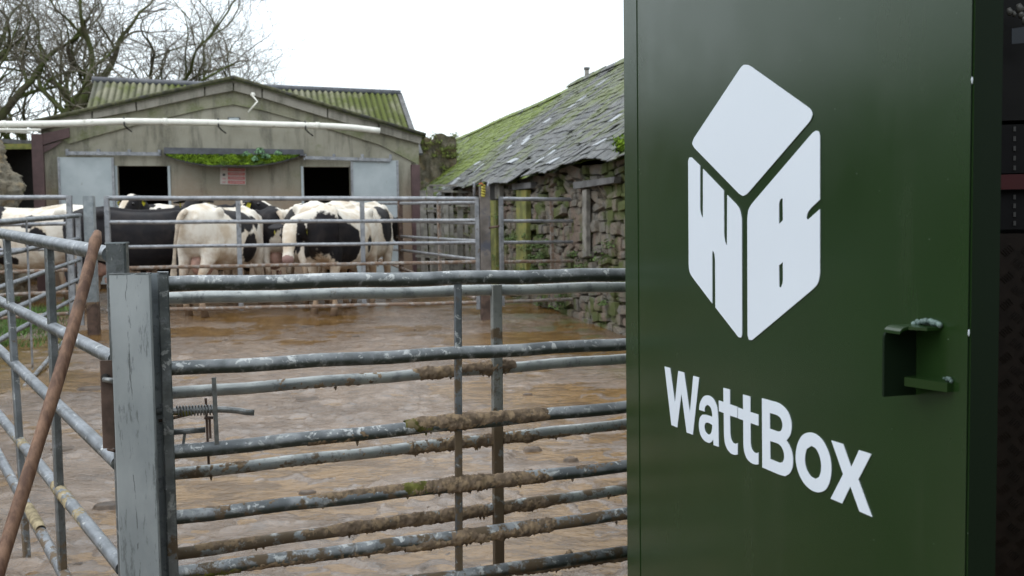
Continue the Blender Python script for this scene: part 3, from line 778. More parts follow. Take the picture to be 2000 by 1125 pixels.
# overgrown gable wall seen in the gap
Yg_ = 24.5
e = [atY(815, 268, Yg_), atY(890, 268, Yg_), atY(900, 420, Yg_), atY(815, 420, Yg_)]
ov = thing('overgrown_wall', 'mossy overgrown stone wall in the gap between shed and barn', 'wall', Vector((e[0].x, Yg_, .6)))
mb = MB(); nx_, nz_ = 40, 40; vs = []
for i in range(nx_+1):
    for j in range(nz_+1):
        p = e[0].lerp(e[1], i/nx_).lerp(e[3].lerp(e[2], i/nx_), j/nz_); p.z = e[0].z*(1-j/nz_)+.3*j/nz_
        nn_ = mn.noise(p*4)*.14+mn.noise(p*11)*.08; vs.append(p+Vector((0, -nn_-.1, nn_*.6)))
mb.add(vs, [(i*(nz_+1)+j, i*(nz_+1)+j+1, (i+1)*(nz_+1)+j+1, (i+1)*(nz_+1)+j) for i in range(nx_) for j in range(nz_)]); mb.build('wall_face', M['ivywall'], ov, True)
MB().box(Vector(((e[0].x+e[1].x)/2, Yg_+.2, .3)), (e[1].x-e[0].x), .35, e[0].z-.35).build('wall_core', M['mortar'], ov)
mb = MB()
for k in range(22):
    p = e[0].lerp(e[1], random.random()); leafy(mb, p+Vector((0, -.15, -abs(random.gauss(0, .35)))), .16, 70, .03)
mb.build('growth', simple('olive_growth', (.12, .15, .03), .9, 0, .5, 6, 0), ov, kind='stuff')
M['twig'] = simple('bare_twig', (.12, .09, .07), .9, 0, .2, 8, 0)

# ------------------------------------------------------------------ bare trees
def make_tree(name, base, H, r0, seed, label, lean=(0, 0), fork=.25, dens=1.):
    rd = random.Random(seed); mb = MB(); tw = MB(); root = thing(name, label, 'tree', base, 'bare trees behind the shed')
    def wander(p, d, L, r, depth, seglen):
        n = max(3, int(L/seglen)); pts = [p.copy()]; rr = [r]; d = d.copy(); w_ = Vector((rd.gauss(0, 1), rd.gauss(0, 1), rd.gauss(0, .5))); nodes = []
        for i in range(n):
            w_ = w_*.55+Vector((rd.gauss(0, 1), rd.gauss(0, 1), rd.gauss(0, .6)))*.8
            k = .12 if depth == 0 else .30
            d = (d+w_*k+Z*(.17 if depth < 3 else .06)).normalized()
            p = p+d*(L/n); f = (i+1)/n; pts.append(p.copy()); rr.append(r*(1-f*(.45 if depth == 0 else .62))+.0015); nodes.append((p.copy(), d.copy(), rr[-1], f))
        (mb if depth < 3 else tw).tube(pts, rr, (8, 6, 5, 3, 3, 3)[min(depth, 5)], cap=False)
        return nodes
    def grow(p, d, L, r, depth):
        nodes = wander(p, d, L, r, depth, (.30, .25, .2, .16, .13, .12)[min(depth, 5)])
        if depth >= 5: return
        nch = int((5, 4.6, 4.3, 3.9, 3.2)[depth]*dens*rd.uniform(.8, 1.25))
        for c in range(nch):
            f = rd.uniform(fork if depth == 0 else .15, 1); q, dd, rr, _ = nodes[min(int(f*len(nodes)), len(nodes)-1)]
            ang = rd.uniform(.45, 1.05) if depth > 1 else rd.uniform(.3, .65)
            ax = dd.orthogonal().normalized(); ax.rotate(Matrix.Rotation(rd.random()*6.28, 3, dd)); nd = dd.copy(); nd.rotate(Matrix.Rotation(ang, 3, ax))
            if nd.z < -.1: nd.z *= -.5
            grow(q, nd, L*(rd.uniform(.42, .72) if depth else rd.uniform(.6, .95)), rr*rd.uniform(.45, .72), depth+1)
        if depth < 4: grow(nodes[-1][0], nodes[-1][1], L*.6, nodes[-1][2], depth+1)
    grow(Vector(base), Vector((lean[0], lean[1], 1)).normalized(), H*.42, r0, 0)
    mb.build('trunk', M['bark'], root, smooth=True)
    tw.build('crown', M['twigs'], root)
    return root
TL = [(-75, 28, 11, .22, 1, 'tall bare tree partly outside the left edge', (.05, 0), 1.),
      (18, 27, 10.5, .20, 2, 'bare tree behind the crumbling wall at far left', (.04, 0), 1.),
      (52, 29, 11, .27, 3, 'bare ivy-stemmed tree second from the left edge', (.02, 0), 1.),
      (92, 31, 10, .17, 4, 'slender bare tree between the ivy stem and the thick mossy trunk', (-.05, 0), .9),
      (139, 27, 10.5, .26, 5, 'thickest mossy tree forking just above the left roof slope', (.03, 0), 1.),
      (215, 30, 11, .18, 6, 'twisted bare tree rising behind the left end of the rear roof', (0, 0), 1.15),
      (262, 31, 10.8, .19, 7, 'bare tree with crooked limbs behind the middle of the rear roof', (.03, 0), 1.15),
      (325, 32, 8.8, .14, 8, 'bare tree with fine twigs rising behind the roof left of the gable peak', (.02, 0), 1.2)]
for x, Y, H, r, sd_, l, ln, dn in TL:
    b = atY(x, 300, Y); b.z = .6; make_tree('bare_tree', b, H, r, sd_*11, l, ln, dens=dn*.9)

# ------------------------------------------------------------------ timber hurdles between shed and barn
def hurdle(label, Y, boards, rails, yb=560):
    x0 = atY((boards[0][0]+boards[-1][1])/2, 500, Y); h = thing('timber_hurdle', label, 'hurdle', Vector((x0.x, Y, gz(0, Y))), 'old timber hurdles')
    for k, (a, b, yt, lean) in enumerate(boards):
        top_ = atY((a+b)/2, yt, Y-.03*(k % 2)); bt = Vector((top_.x+lean, top_.y, gz(0, Y)-.02)); w_ = (b-a)/F*Y
        MB().bar(bt, top_, w_, .028, Vector((1, 0, 0)), .004).build('board', M['wood_grey'], h)
    for k, (xa, ya, xb, yb_) in enumerate(rails):
        MB().bar(atY(xa, ya, Y-.06-.01*k), atY(xb, yb_, Y-.06-.01*k), .07, .035, Vector((0, 1, 0))).build('rail', M['wood_grey'], h)
hurdle('tall grey timber hurdle with slanting rails next to the brown post', 18.3, [(820, 832, 372, 0), (834, 846, 363, .03), (862, 868, 370, 0), (880, 884, 366, .04), (895, 903, 368, 0), (914, 925, 360, 0)], [(838, 362, 936, 363), (845, 373, 934, 376), (835, 412, 870, 414)])
hurdle('middle weathered hurdle of narrow uneven pales behind the gate', 17.2, [(828, 834, 420, 0), (840, 846, 415, .02), (852, 863, 398, 0), (866, 875, 405, 0), (893, 905, 403, -.03), (918, 928, 398, 0)], [(828, 408, 862, 407), (845, 462, 905, 470), (890, 402, 915, 402)])
hurdle('front low hurdle with wide pale boards behind the gate latch', 16.2, [(813, 820, 430, 0), (867, 876, 396, 0), (877, 885, 402, 0), (886, 893, 455, 0), (907, 914, 430, .02), (829, 835, 445, 0), (848, 854, 440, 0)], [(840, 450, 866, 458), (905, 455, 920, 462), (812, 500, 915, 505)])

# ------------------------------------------------------------------ gates and fences
def gate(name, label, pl0, pl1, rails, stiles, mats, group=None, ext=0, kinds='round', ups=()):
    o, n, d = pn(pl0, pl1); g = thing(name, label, 'gate' if 'gate' in name else 'fence', Vector((pl0[0], pl0[1], gz(*pl0[:2]))), group)
    for k, r in enumerate(rails):
        (xa, ya), (xb, yb), rad = r[:3]; mt = r[3] if len(r) > 3 else mats[0]
        a, b = onp(xa, ya, o, n), onp(xb, yb, o, n); b = b+(b-a).normalized()*ext
        nseg = 14; pts = [a.lerp(b, i/nseg)+Z*.0018*math.sin(i*1.7+k) for i in range(nseg+1)]
        MB().tube(pts, rad, 20).build('rail', M[mt], g, smooth=True, sharp=60)
    for (x, y0, y1, wd, th, nm, mt, off) in stiles:
        a, b = onp(x, y0, o, n)+n*off, onp(x, y0, o, n)+n*off; q = onp(x, y1, o, n); b.z = q.z
        MB().bar(b, a, wd, th, d, .003).build(nm, M[mt], g)
    return g, o, n, d
# --- front pair of gates
G1a, G1b = (-.877, 2.50), (.37, 2.978)
g1, o1, n1, d1 = gate('yard_gate', 'nearer galvanised tube gate with spring latch between post and green door', G1a, G1b,
    [((314, 555), (1236, 536), .0195), ((324, 721), (1236, 671), .0185), ((333, 884), (1236, 793), .0185), ((340, 1011), (1236, 909), .018), ((344, 1119), (1236, 1002), .018)] ,
    [(318, 535, 1500, .026, .045, 'end_stile', 'galv', 0)], ['galv'], 'tube gates in the foreground', ext=.03)
# make the two far parts below the frame: rails and upright
def exrail(g, o, n, z, a_px, mt, r=.018):
    a = onp(a_px, 700, o, n); b = onp(1236, 700, o, n); a.z = b.z = z; MB().tube([a, b], r, 16).build('rail', M[mt], g, True)
exrail(g1, o1, n1, .42, 330, 'galv'); exrail(g1, o1, n1, .27, 330, 'galv')
def upright(g, o, n, d, x0, y0, x1, y1, wd, th, mt, off=0, name='upright'):
    a, b = onp(x0, y0, o, n)+n*off, onp(x1, y1, o, n)+n*off; MB().bar(b, a, wd, th, d, .002).build(name, M[mt], g)
upright(g1, o1, n1, d1, 894, 556, 896, 1180, .022, .014, 'galvup', .0) if 'galvup' in M else None
M['galvup'] = galv('upright_strap', (.10, .115, .13), (.22, .24, .26), algae_shade=False, splat=.6, dk=.58, rough=.5, mud=1.15)
M['galvup2'] = galv('upright_box', (.24, .25, .24), (.36, .37, .35), algae_shade=False, splat=.74, dk=.56, rough=.5, mud=1.1)
upright(g1, o1, n1, d1, 894, 552, 897, 1300, .0205, .012, 'galvup', -.001)
MB().hexa([onp(308, 533, o1, n1)-n1*.024, onp(329, 533, o1, n1)-n1*.024, onp(329, 533, o1, n1)+n1*.024, onp(308, 533, o1, n1)+n1*.024]+[q_+Z*.003 for q_ in (onp(308, 533, o1, n1)-n1*.024, onp(329, 533, o1, n1)-n1*.024, onp(329, 533, o1, n1)+n1*.024, onp(308, 533, o1, n1)+n1*.024)]).build('stile_cap', M['galv'], g1)
G2a, G2b = (-.905, 2.62), (.385, 3.17)
g2, o2, n2, d2 = gate('yard_gate', 'farther dull grey tube gate just behind the nearer one', G2a, G2b,
    [((325, 583), (1236, 560), .0165), ((322, 769.5), (1236, 699), .0165), ((330, 927.5), (1236, 826), .0165), ((338, 1083), (1236, 953), .0165), ((340, 1192), (1236, 1080), .0165)],
    [(305, 562, 1500, .030, .05, 'end_stile', 'darkplate', 0)], ['galv2'], 'tube gates in the foreground', ext=.02)
exrail(g2, o2, n2, .25, 330, 'galv2', .0165)
upright(g2, o2, n2, d2, 966, 556, 973, 1300, .0315, .02, 'galvup2', -.012)
# mud crust lumps on the rails
def crust(g, o, n, p0, p1, rad, mt='crust', amp=.012, seed=0, drips=3, off=.18):
    a, b = onp(*p0, o, n), onp(*p1, o, n); L = (b-a).length; nn_ = max(8, int(L/.004)); seg = 26; vs = []; d = (b-a).normalized()
    s1 = d.cross(Z).normalized(); s2 = s1.cross(d)
    for i in range(nn_+1):
        f = i/nn_; c = a.lerp(b, f); fade = min(1, min(f, 1-f)*L/.03)
        for k in range(seg):
            t = 2*math.pi*k/seg; dr = s1*math.cos(t)+s2*math.sin(t); p = c+dr*rad
            e = (mn.noise(p*38+Vector((seed, 0, 0)))*.55+abs(mn.noise(p*90))*.9+mn.noise(p*190)*.45+off+.35*mn.noise(p*13+Vector((0, seed, 0))))*amp*fade*.66-.001*(1-fade)-.0005
            if dr.z < -.6: e *= 1.15
            vs.append(c+dr*(rad+e))
    mb = MB().add(vs, [(i*seg+k, (i+1)*seg+k, (i+1)*seg+(k+1) % seg, i*seg+(k+1) % seg) for i in range(nn_) for k in range(seg)])
    for k in range(drips):
        c = a.lerp(b, random.uniform(.08, .92))-Z*rad; l = random.uniform(.005, .013); mb.tube([c, c-Z*l*.6+s1*.002, c-Z*l], [.005, .003, .001], 5)
    mb.build('mud_crust', M[mt], g, smooth=True)
crust(g1, o1, n1, (800, 831), (1075, 808), .0185, amp=.008, seed=1); crust(g1, o1, n1, (790, 833), (860, 827), .0187, 'crustmoss', .008, 2, 1)
crust(g1, o1, n1, (850, 828), (935, 820), .02, amp=.014, seed=9)
crust(g1, o1, n1, (790, 957), (1080, 927), .018, amp=.009, seed=3); crust(g1, o1, n1, (785, 957), (850, 950), .0182, 'crustmoss', .008, 4, 1)
crust(g1, o1, n1, (860, 948), (960, 938), .02, amp=.014, seed=5)
crust(g1, o1, n1, (790, 1067), (1090, 1022), .018, amp=.010, seed=6); crust(g1, o1, n1, (880, 1050), (930, 1044), .02, amp=.012, seed=11)
crust(g2, o2, n2, (805, 731), (1000, 714), .0165, amp=.0095, seed=7); crust(g2, o2, n2, (935, 720), (1005, 714), .018, amp=.013, seed=21)
crust(g2, o2, n2, (785, 877), (1052, 849), .0165, amp=.010, seed=8, drips=5)
crust(g2, o2, n2, (640, 1038), (1075, 979), .0165, amp=.009, seed=12, drips=5); crust(g2, o2, n2, (380, 1075), (660, 1036), .0165, 'crust', .006, 13, 2, -.35)
crust(g2, o2, n2, (870, 1130), (1232, 1082), .0165, amp=.010, seed=14)
crust(g1, o1, n1, (345, 1122), (470, 1106), .018, 'crustmoss', .005, 15, 0, -.4)
lp = onp(1112, 1080, o2, n2); c_ = lump('dung_lump', lp.x, lp.y, [(lp.z-.012, .008), (lp.z-.004, .017), (lp.z+.005, .013), (lp.z+.012, .003)], M['crust'], .008, g2, 20, 14)
for g_, o_, n_, L_ in ((g1, o1, n1, (((360, 1009), (800, 955), .018), ((365, 1118), (800, 1062), .018), ((1080, 927), (1230, 909), .018), ((1085, 1022), (1230, 1003), .018), ((600, 859), (800, 838), .0185))),
                       (g2, o2, n2, (((350, 925), (790, 877), .0165), ((1050, 849), (1230, 829), .0165), ((1075, 978), (1230, 955), .0165), ((500, 756), (810, 732), .0165)))):
    for k, (p0, p1, r__) in enumerate(L_): crust(g_, o_, n_, p0, p1, r__, 'crust', .006, 60+k, 1, -.5)
# latch on the nearer gate
sb = Vector(n1)*-.0
def L1(x, y, off=.0): return onp(x, y, o1, n1)-n1*off
pts = [L1(303, 803, .0), L1(345, 803), L1(420, 800), L1(440, 800), L1(465, 802), L1(482, 805), L1(496, 806)]
bt_ = MB().tube(pts, .0082, 12).build('latch_bolt', M['bolt'], g1, True)
hp = []; nt_ = 12
for i in range(nt_*12+1):
    f = i/(nt_*12); c = L1(345, 803).lerp(L1(418, 800), f); t = 2*math.pi*i/12; hp.append(c+Z*math.sin(t)*.0125+n1*math.cos(t)*.0125)
MB().tube(hp, .0021, 6).build('spring', M['bolt'], bt_, True)
crust(g1, o1, n1, (338, 806), (382, 804), .008, 'crustmoss', .009, 30, 0)
MB().tube([L1(310, 822), L1(345, 815), L1(375, 808)], .004, 6).build('latch_wire', M['rust'], g1, True)
MB().bar(L1(417, 736, .012), L1(423, 866, .012), .011, .004, d1).build('latch_strap', M['bolt'], g1)
MB().bar(L1(403, 780, -.02), L1(409, 910, -.02), .006, .006, d1).build('latch_rod', M['rust'], g1)
MB().bar(L1(410, 815, -.015), L1(412, 858, -.015), .006, .006, d1).build('latch_rod', M['rust'], g1)
MB().bar(L1(400, 818, -.012), L1(417, 817, -.012), .012, .006).build('latch_pin', M['rust'], g1)
MB().tube([L1(338, 847, -.02), L1(402, 842, -.02)], .0075, 10).build('keeper_tube', M['bolt'], g1, True)
MB().bar(L1(362, 848, -.02), L1(359, 870, -.02), .007, .006, d1).build('keeper_lug', M['bolt'], g1)
# big posts
def steel_post(name, label, x, Y, w_, ytop, mat, rbl, depth=None):
    t = atY(x, ytop, Y); g = gz(t.x, Y); return thing(name, label, 'post', Vector((t.x, Y, g))), t, g
ps, t, g = steel_post('gate_post', 'broad galvanised girder post with dark streaks at the gate latch', 254, 2.40, .1, 537, 'galvpost', 0)
def post_mat():
    n = NT('cracked_post')
    col = n.mix(n.ramp(n.noise(6, 6, n.scale(None, (1, 1, .5))), .35, .68), (.255, .285, .30), (.375, .405, .42))
    st = n.noise(26, 7, n.scale(None, (1.3, 1.3, .22)), rough=.75)
    col = n.mix(n.ramp(st, .545, .62, 0, .7), col, (.12, .135, .14))
    x = n.xyz(); cen = n.math('ABSOLUTE', n.math('SUBTRACT', n.math('ADD', x[0], n.math('MULTIPLY', n.math('SUBTRACT', n.noise(9, 5), .5), .03)), t.x-.006))
    crk = n.math('MULTIPLY', n.ramp(cen, .0016, .0005), n.ramp(n.noise(11, 6), .50, .56, 0, .6))
    col = n.mix(crk, col, (.02, .02, .02))
    n.set(col, .5, .25).bump(n.noise(60, 6, n.scale(None, (1, 1, .4)), rough=.7), .3, .003); return n.m
M['post'] = post_mat(); dpa = Vector((1, .03, 0)).normalized()
dpp = Vector((-dpa.y, dpa.x, 0))
MB().bar(Vector((t.x, t.y, -.1)), t, .0985, .011, dpa, .003).build('front_flange', M['post'], ps)
MB().bar(Vector((t.x, t.y, -.1))+dpp*.05, t+dpp*.05, .008, .088, dpa).build('web', M['galvpost'], ps)
MB().bar(Vector((t.x, t.y, -.1))+dpp*.10, t+dpp*.10, .0985, .011, dpa, .003).build('rear_flange', M['galvpost'], ps)
mb = MB(); rim = t+Z*.0015
mb.box(rim, .1, .012, .003, dpa)
mb.build('top_rim', M['galv'], ps)
o3 = thing('fence_post', 'narrow galvanised post just behind the broad latch post', 'post', Vector((atY(229, 480, 2.66).x, 2.66, 0)))
t3 = atY(229, 476, 2.66); MB().bar(Vector((t3.x, t3.y, -.1)), t3, .050, .05, Vector((1, .2, 0)), .005).build('box_section', M['galvfence'], o3)
MB().bar(t3, t3+Z*.004, .053, .053, Vector((1, .2, 0)), .002).build('cap', M['galvpost'], o3)
bk = thing('latch_bracket', 'flat brown steel slotted plate left of the broad latch post', 'bracket', atY(208, 875, 2.56))
MB().bar(atY(214, 875, 2.56), atY(208, 704, 2.56), .032, .006, Vector((1, .2, 0)), .002).build('plate', M['rust'], bk)
MB().tube([atY(203, 741, 2.55), atY(222, 744, 2.54)], .0075, 10).build('pin', M['bolt'], bk, True)
MB().tube([atY(206, 738, 2.556), atY(206, 738, 2.55)], .011, 12).build('slot', M['black'], bk, True)
MB().tube([atY(212, 877, 2.57), atY(224, 880, 2.55)], .005, 8).build('lug', M['rust'], bk, True)
# --- left fence
LFa, LFb = (-1.0, 2.62), (-1.0-.574*2, 2.62+.819*2)
def lf_rail(p0, p1):
    s = (p1[1]-p0[1])/(p1[0]-p0[0]); xe = -360; return ((p1[0], p1[1]), (xe, p1[1]+(xe-p1[0])*s))
g4, o4, n4, d4 = gate('rail_fence', 'galvanised tube fence receding left from the broad post with a wooden pole against it', LFa, LFb,
    [(*lf_rail((0, 456), (216, 497)), .0235), (*lf_rail((23, 600), (226, 703)), .021), (*lf_rail((93, 773), (232, 906)), .021), (*lf_rail((0, 813), (240, 1110)), .021), (*lf_rail((0, 893), (245, 1340)), .021)],
    [], ['galvfence'])
for x0, y0, x1, y1 in ((97, 484, 127, 1200), (14, 466, 45, 950), (-78, 448, -50, 900)):
    a = onp(x0, y0, o4, n4)+n4*.002; b = onp(x1, y1, o4, n4)+n4*.002; b = a+(b-a)*((a.z+.05)/(a.z-b.z)); 
    MB().bar(b, a, .038, .028, d4, .005).build('upright', M['galvfence'], g4)
def lcrust(p0, p1, r, mt, amp, sd_): crust(g4, o4, n4, p0, p1, r, mt, amp, sd_, 0)
lcrust((112, 948), (150, 998), .0215, 'crustdry', .008, 41) if 'crustdry' in M else None
M['crustdry'] = simple('dry_tan_mud', (.30, .25, .16), .95, 0, .4, 30, .8, 60, spec=.1)
lcrust((108, 946), (142, 989), .0205, 'crustdry', .007, 41); lcrust((55, 990), (80, 1035), .0205, 'crustdry', .004, 42); lcrust((150, 998), (175, 1030), .0205, 'crustdry', .003, 43); lcrust((28, 848), (52, 877), .0205, 'crustdry', .003, 44)
# wooden pole leaning on the fence
p_top = atY(191, 453, 2.50); p_b = atY(0, 1125, 2.02); dd = (p_b-p_top); p_e = p_top+dd*((p_top.z+.02)/(-dd.z))
pole = thing('wooden_pole', 'weathered brown wooden pole leaning against the left tube fence', 'pole', Vector((p_e.x, p_e.y, 0)))
mb = MB(); n_ = 60; pts = []; rr = []
for i in range(n_+1):
    f = i/n_; p = p_top.lerp(p_e, f); pts.append(p+Vector((.006*math.sin(f*9), 0, 0))); rr.append(.0145+.0016*mn.noise(Vector((f*14, 0, 0)))+.001*mn.noise(Vector((f*45, 3, 0)))-(.002 if .02 < f < .06 else 0))
rr[0] = .009; rr[1] = .0155
pts.insert(0, p_top-dd.normalized()*.004); rr.insert(0, .004)
mb.tube(pts, rr, 14); mb.build('shaft', M['pole'], pole, smooth=True)

# --- far gates and posts
FA, FB = (-4.85, 11.50), (-.34, 12.14)
def frail(xa, xb, ys_, yd, rad, mts): return [((xa, a), (xb, b), r_, m_) for (a, b), r_, m_ in zip(zip(ys_, yd), rad, mts)]
farm = ['galvfar', 'galvfar', 'galvfar', 'galvdirty', 'galvdirty']
g5, o5, n5, d5 = gate('yard_gate', 'long five-bar tube gate across the yard in front of the cows', FA, FB,
    frail(209, 931, (387, 434.5, 483, 524, 607), (388.5, 430.5, 473.6, 511.5, 591), (.027, .023, .021, .021, .021), farm),
    [(208, 383, 625, .055, .05, 'end_stile', 'galvfar', 0), (931, 385, 604, .05, .05, 'end_stile', 'galvfar', 0), (465, 392, 606, .055, .02, 'upright', 'galvfar', 0), (707, 392, 598, .055, .02, 'upright', 'galvfar', 0)], ['galvfar'], 'gates at the far side of the yard')
g6, o6, n6, d6 = gate('yard_gate', 'tube gate at left of the far steel post with the cow behind it', FA, FB,
    frail(134, -420, (386, 437, 485, 527, 570, 612), (385, 445, 500, 548, 598, 650), (.027, .022, .021, .021, .021, .021), farm+['galvdirty']),
    [(135, 382, 640, .06, .05, 'end_stile', 'galvfar', 0)], ['galvfar'], 'gates at the far side of the yard')
for x, yt, yb, wpx, l, mt, b_ in ((174, 383, 652, 19, 'grey steel post with muddy foot between the two far gates at left', 'galvpost', 0), (946, 364, 628, 20, 'dark stained steel post with yellow rope at the right end of the long gate', 'rust2', 0)):
    if mt == 'rust2' and 'rust2' not in M:
        M['rust2'] = simple('stained_steel', (.16, .14, .125), .6, .15, .5, 4, .2, 30, dirt=(.075, .08, .10), dk=.5, dsc=3)
    o_, n_, d_ = pn(FA, FB); a = onp(x, yt, o_, n_)-n_*.0; yy = a.y; fp = thing('far_post', l, 'post', Vector((a.x, a.y, gz(a.x, a.y))), 'steel posts of the far gates')
    w_ = wpx/F*yy; bb = Vector((a.x, a.y, gz(a.x, a.y)-.1)); mid = Vector((a.x, a.y, bb.z+.48))
    MB().bar(mid, a, w_, .11, d_, .006).build('shaft', M[mt], fp); MB().bar(bb, mid, w_*1.08, .125, d_, .01).build('muddy_foot', M['crustfoot'] if 'crustfoot' in M else M['rust'], fp)
g7, o7, n7, d7 = gate('small_gate', 'small five-bar tube gate standing open in front of the stone barn wall', tuple(atY(980, 500, 12.1))[:2], tuple(atY(1176, 500, 12.65))[:2],
    frail(978, 1178, (388.6, 431.8, 473.6, 511.4, 589.7), (390, 432, 472, 509, 582), (.024, .021, .02, .02, .02), farm),
    [(978, 384, 597, .05, .045, 'end_stile', 'galvfar', 0), (1077, 390, 588, .045, .02, 'upright', 'galvdirty', 0), (1176, 388, 584, .045, .04, 'end_stile', 'galvfar', 0)], ['galvfar'])
hg = atY(956, 445, 12.08); MB().tube([atY(955, 445, 12.1), atY(980, 441, 12.1)], .016, 6).build('hinge_pin', M['rust'], g7, True)
g8, o8, n8, d8 = gate('race_fence', 'low tube fence slanting back from the stained post towards the shed', (-.40, 12.35), tuple(atY(733, 450, 17.2))[:2],
    [((930, 396), (700, 398), .022, 'galvfar'), ((930, 471), (715, 458), .022, 'galvfar'), ((930, 507), (715, 480.5), .022, 'galvfar'), ((930, 583), (725, 500), .024, 'galvdirty'), ((930, 436), (715, 430), .02, 'galvfar')],
    [(781, 388, 529, .09, .06, 'upright', 'rust', 0), (735, 392, 520, .03, .03, 'upright', 'galvdirty', 0), (857, 392, 548, .05, .04, 'upright', 'galvdirty', 0)], ['galvfar'])
rp_ = thing('rope_bundle', 'yellow rope tied round the top of the stained post', 'rope', atY(946, 385, 12.0))
M['yellow'] = simple('yellow_rope', (.42, .36, .06), .8, 0, .3, 60, .3)
hp = [atY(944+3*math.sin(i*.9), 362+i*.75, 12.03-.03*math.cos(i*.9)) for i in range(30)]; MB().tube(hp, .012, 6).build('coil', M['yellow'], rp_, True)
MB().tube([atY(936, 360, 12.0), atY(940, 358, 11.98), atY(944, 362, 11.98)], .01, 6).build('twine', simple('orange_twine', (.4, .12, .04), .8), rp_, True)
for k, x in enumerate((926, 953)):
    tag(MB().tube([atY(x, 386, 12.25), atY(x, 362, 12.25), atY(x+1.5*(1 if k else -1), 357, 12.25), atY(x+3*(1 if k else -1), 361, 12.25)], .016, 8).build('gate_hook', M['galvfar'], smooth=True), ['pale hooked bar left of the yellow rope', 'pale hooked bar right of the yellow rope'][k], 'hook', 'hooks at the post top')
# --- mid-distance fence at left
MFa, MFb = (-4.87, 11.2), (-4.87+.259*6, 11.2-.966*6)
def mf(p0, p1):
    s = (p1[1]-p0[1])/(p1[0]-p0[0]); return ((p0[0], p0[1]), (-420, p0[1]+(-420-p0[0])*s))
g9, o9, n9, d9 = gate('side_fence', 'six-rail tube fence along the left side of the yard ending at the far steel post', MFa, MFb,
    [(*mf((156, 421), (0, 434)), .025), (*mf((156, 466), (0, 498)), .021), (*mf((156, 507), (0, 562)), .021), (*mf((155, 545), (0, 616)), .021), (*mf((153, 579), (0, 664)), .021), (*mf((148, 640), (10, 800)), .02)],
    [(152, 418, 640, .05, .05, 'end_stile', 'galvfar', 0), (123, 424, 660, .012, .012, 'thin_rod', 'galvfar', .03), (44, 430, 730, .016, .016, 'thin_rod', 'galvfar', .03)], ['galvfence'])
# grass beyond it
mb = MB()
for k in range(9000):
    p = onground(random.uniform(-60, 150), random.uniform(597, 705)); 
    dist = -(p.x*.966+p.y*.259)
    if dist < 2.25 and random.random() > .15: continue
    if mn.noise(p*1.4)*1.0+random.uniform(-.25, .25) < -.12: continue
    z0 = gz(p.x, p.y)+.13; h = random.uniform(.03, .10); a = random.random()*6.28; s_ = Vector((math.cos(a), math.sin(a), 0))*.006; ln = Vector((random.gauss(0, .4), random.gauss(0, .4), 0))*h
    b = Vector((p.x, p.y, z0)); mb.add([b-s_, b+s_, b+Z*h+ln], [(0, 1, 2)])
mb.build('grass', M['grass'], kind='stuff')

# ------------------------------------------------------------------ green cabinet door
DO, DN = Vector((.276, 2.4, 0)), N
def dp(px, py, off=0.): return onp(px, py, DO-N*off, N)
def du(px, py=500): return (dp(px, py)-DO).dot(U)
uL, uR = 0., du(1894, 560)
def green_mat(name, c=(.016, .034, .014), rough=.33, spec=.5, speck=True):
    n = NT(name)
    col = n.mix(n.ramp(n.noise(1.8, 4), .3, .7), tuple(Vector(c)*.92), tuple(Vector(c)*1.08))
    if speck: col = n.mix(n.ramp(n.vor(38), .035, .02), col, (.16, .19, .16))
    dz = n.noise(2.5, 7, n.scale(None, (3, 3, .5)), rough=.7); col = n.mix(n.ramp(dz, .5, .75, 0, .045 if speck else 0), col, (.16, .15, .12))
    n.set(col, n.math('ADD', n.ramp(n.noise(6, 3), .3, .7, rough-.02, rough+.04), n.ramp(dz, .45, .7, 0, .03)), 0, spec)
    n.bump(n.math('ADD', n.noise(140, 3), n.math('MULTIPLY', n.ramp(n.vor(22), .06, .0), 2.)), .03, .002); return n.m
M['green'] = green_mat('dark_green_paint', (.0135, .034, .0085), .22, .45); M['green_shaded'] = green_mat('shaded_green_paint', (.006, .014, .006), .6, .12, False)  # second green is a shaded copy, shade painted into its colour
M['decal'] = simple('white_vinyl', (.68, .74, .82), .45, 0, .015, 3, 0, spec=.4)
cab = thing('equipment_container', 'dark green steel container with black interior at the right edge', 'container', Vector((.45, 2.5, 0)))
door = bpy.data.objects.new('door', None); COL.objects.link(door); door.parent = cab
D = lambda u, t, z: DO+U*u+N*t+Z*z
TH = .047; z0, z1 = .16, 2.62
prof = [(uL, 0), (uR, 0), (uR, TH), (uL, TH)]
mb = MB(); mb.hexa([D(u, t, z0) for u, t in prof[::-1]]+[D(u, t, z1) for u, t in prof[::-1]])
bm = bmesh.new(); me = mb.mesh('t', M['green'], org(cab)); bm.from_mesh(me)
bmesh.ops.recalc_face_normals(bm, faces=bm.faces); bmesh.ops.bevel(bm, geom=[e for e in bm.edges], offset=.0025, segments=2, affect='EDGES'); bm.to_mesh(me); bm.free()
me.materials.append(M['green_shaded'])
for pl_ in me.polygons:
    if pl_.normal.dot(-U) > .8 or pl_.normal.dot(N) > .8: pl_.material_index = 1  # near edge and rear face take the green with painted-in shade
me.shade_smooth(); me.set_sharp_from_angle(angle=R(30))
bpy.data.objects.remove(door); door = bpy.data.objects.new('door', me); COL.objects.link(door); door.parent = cab
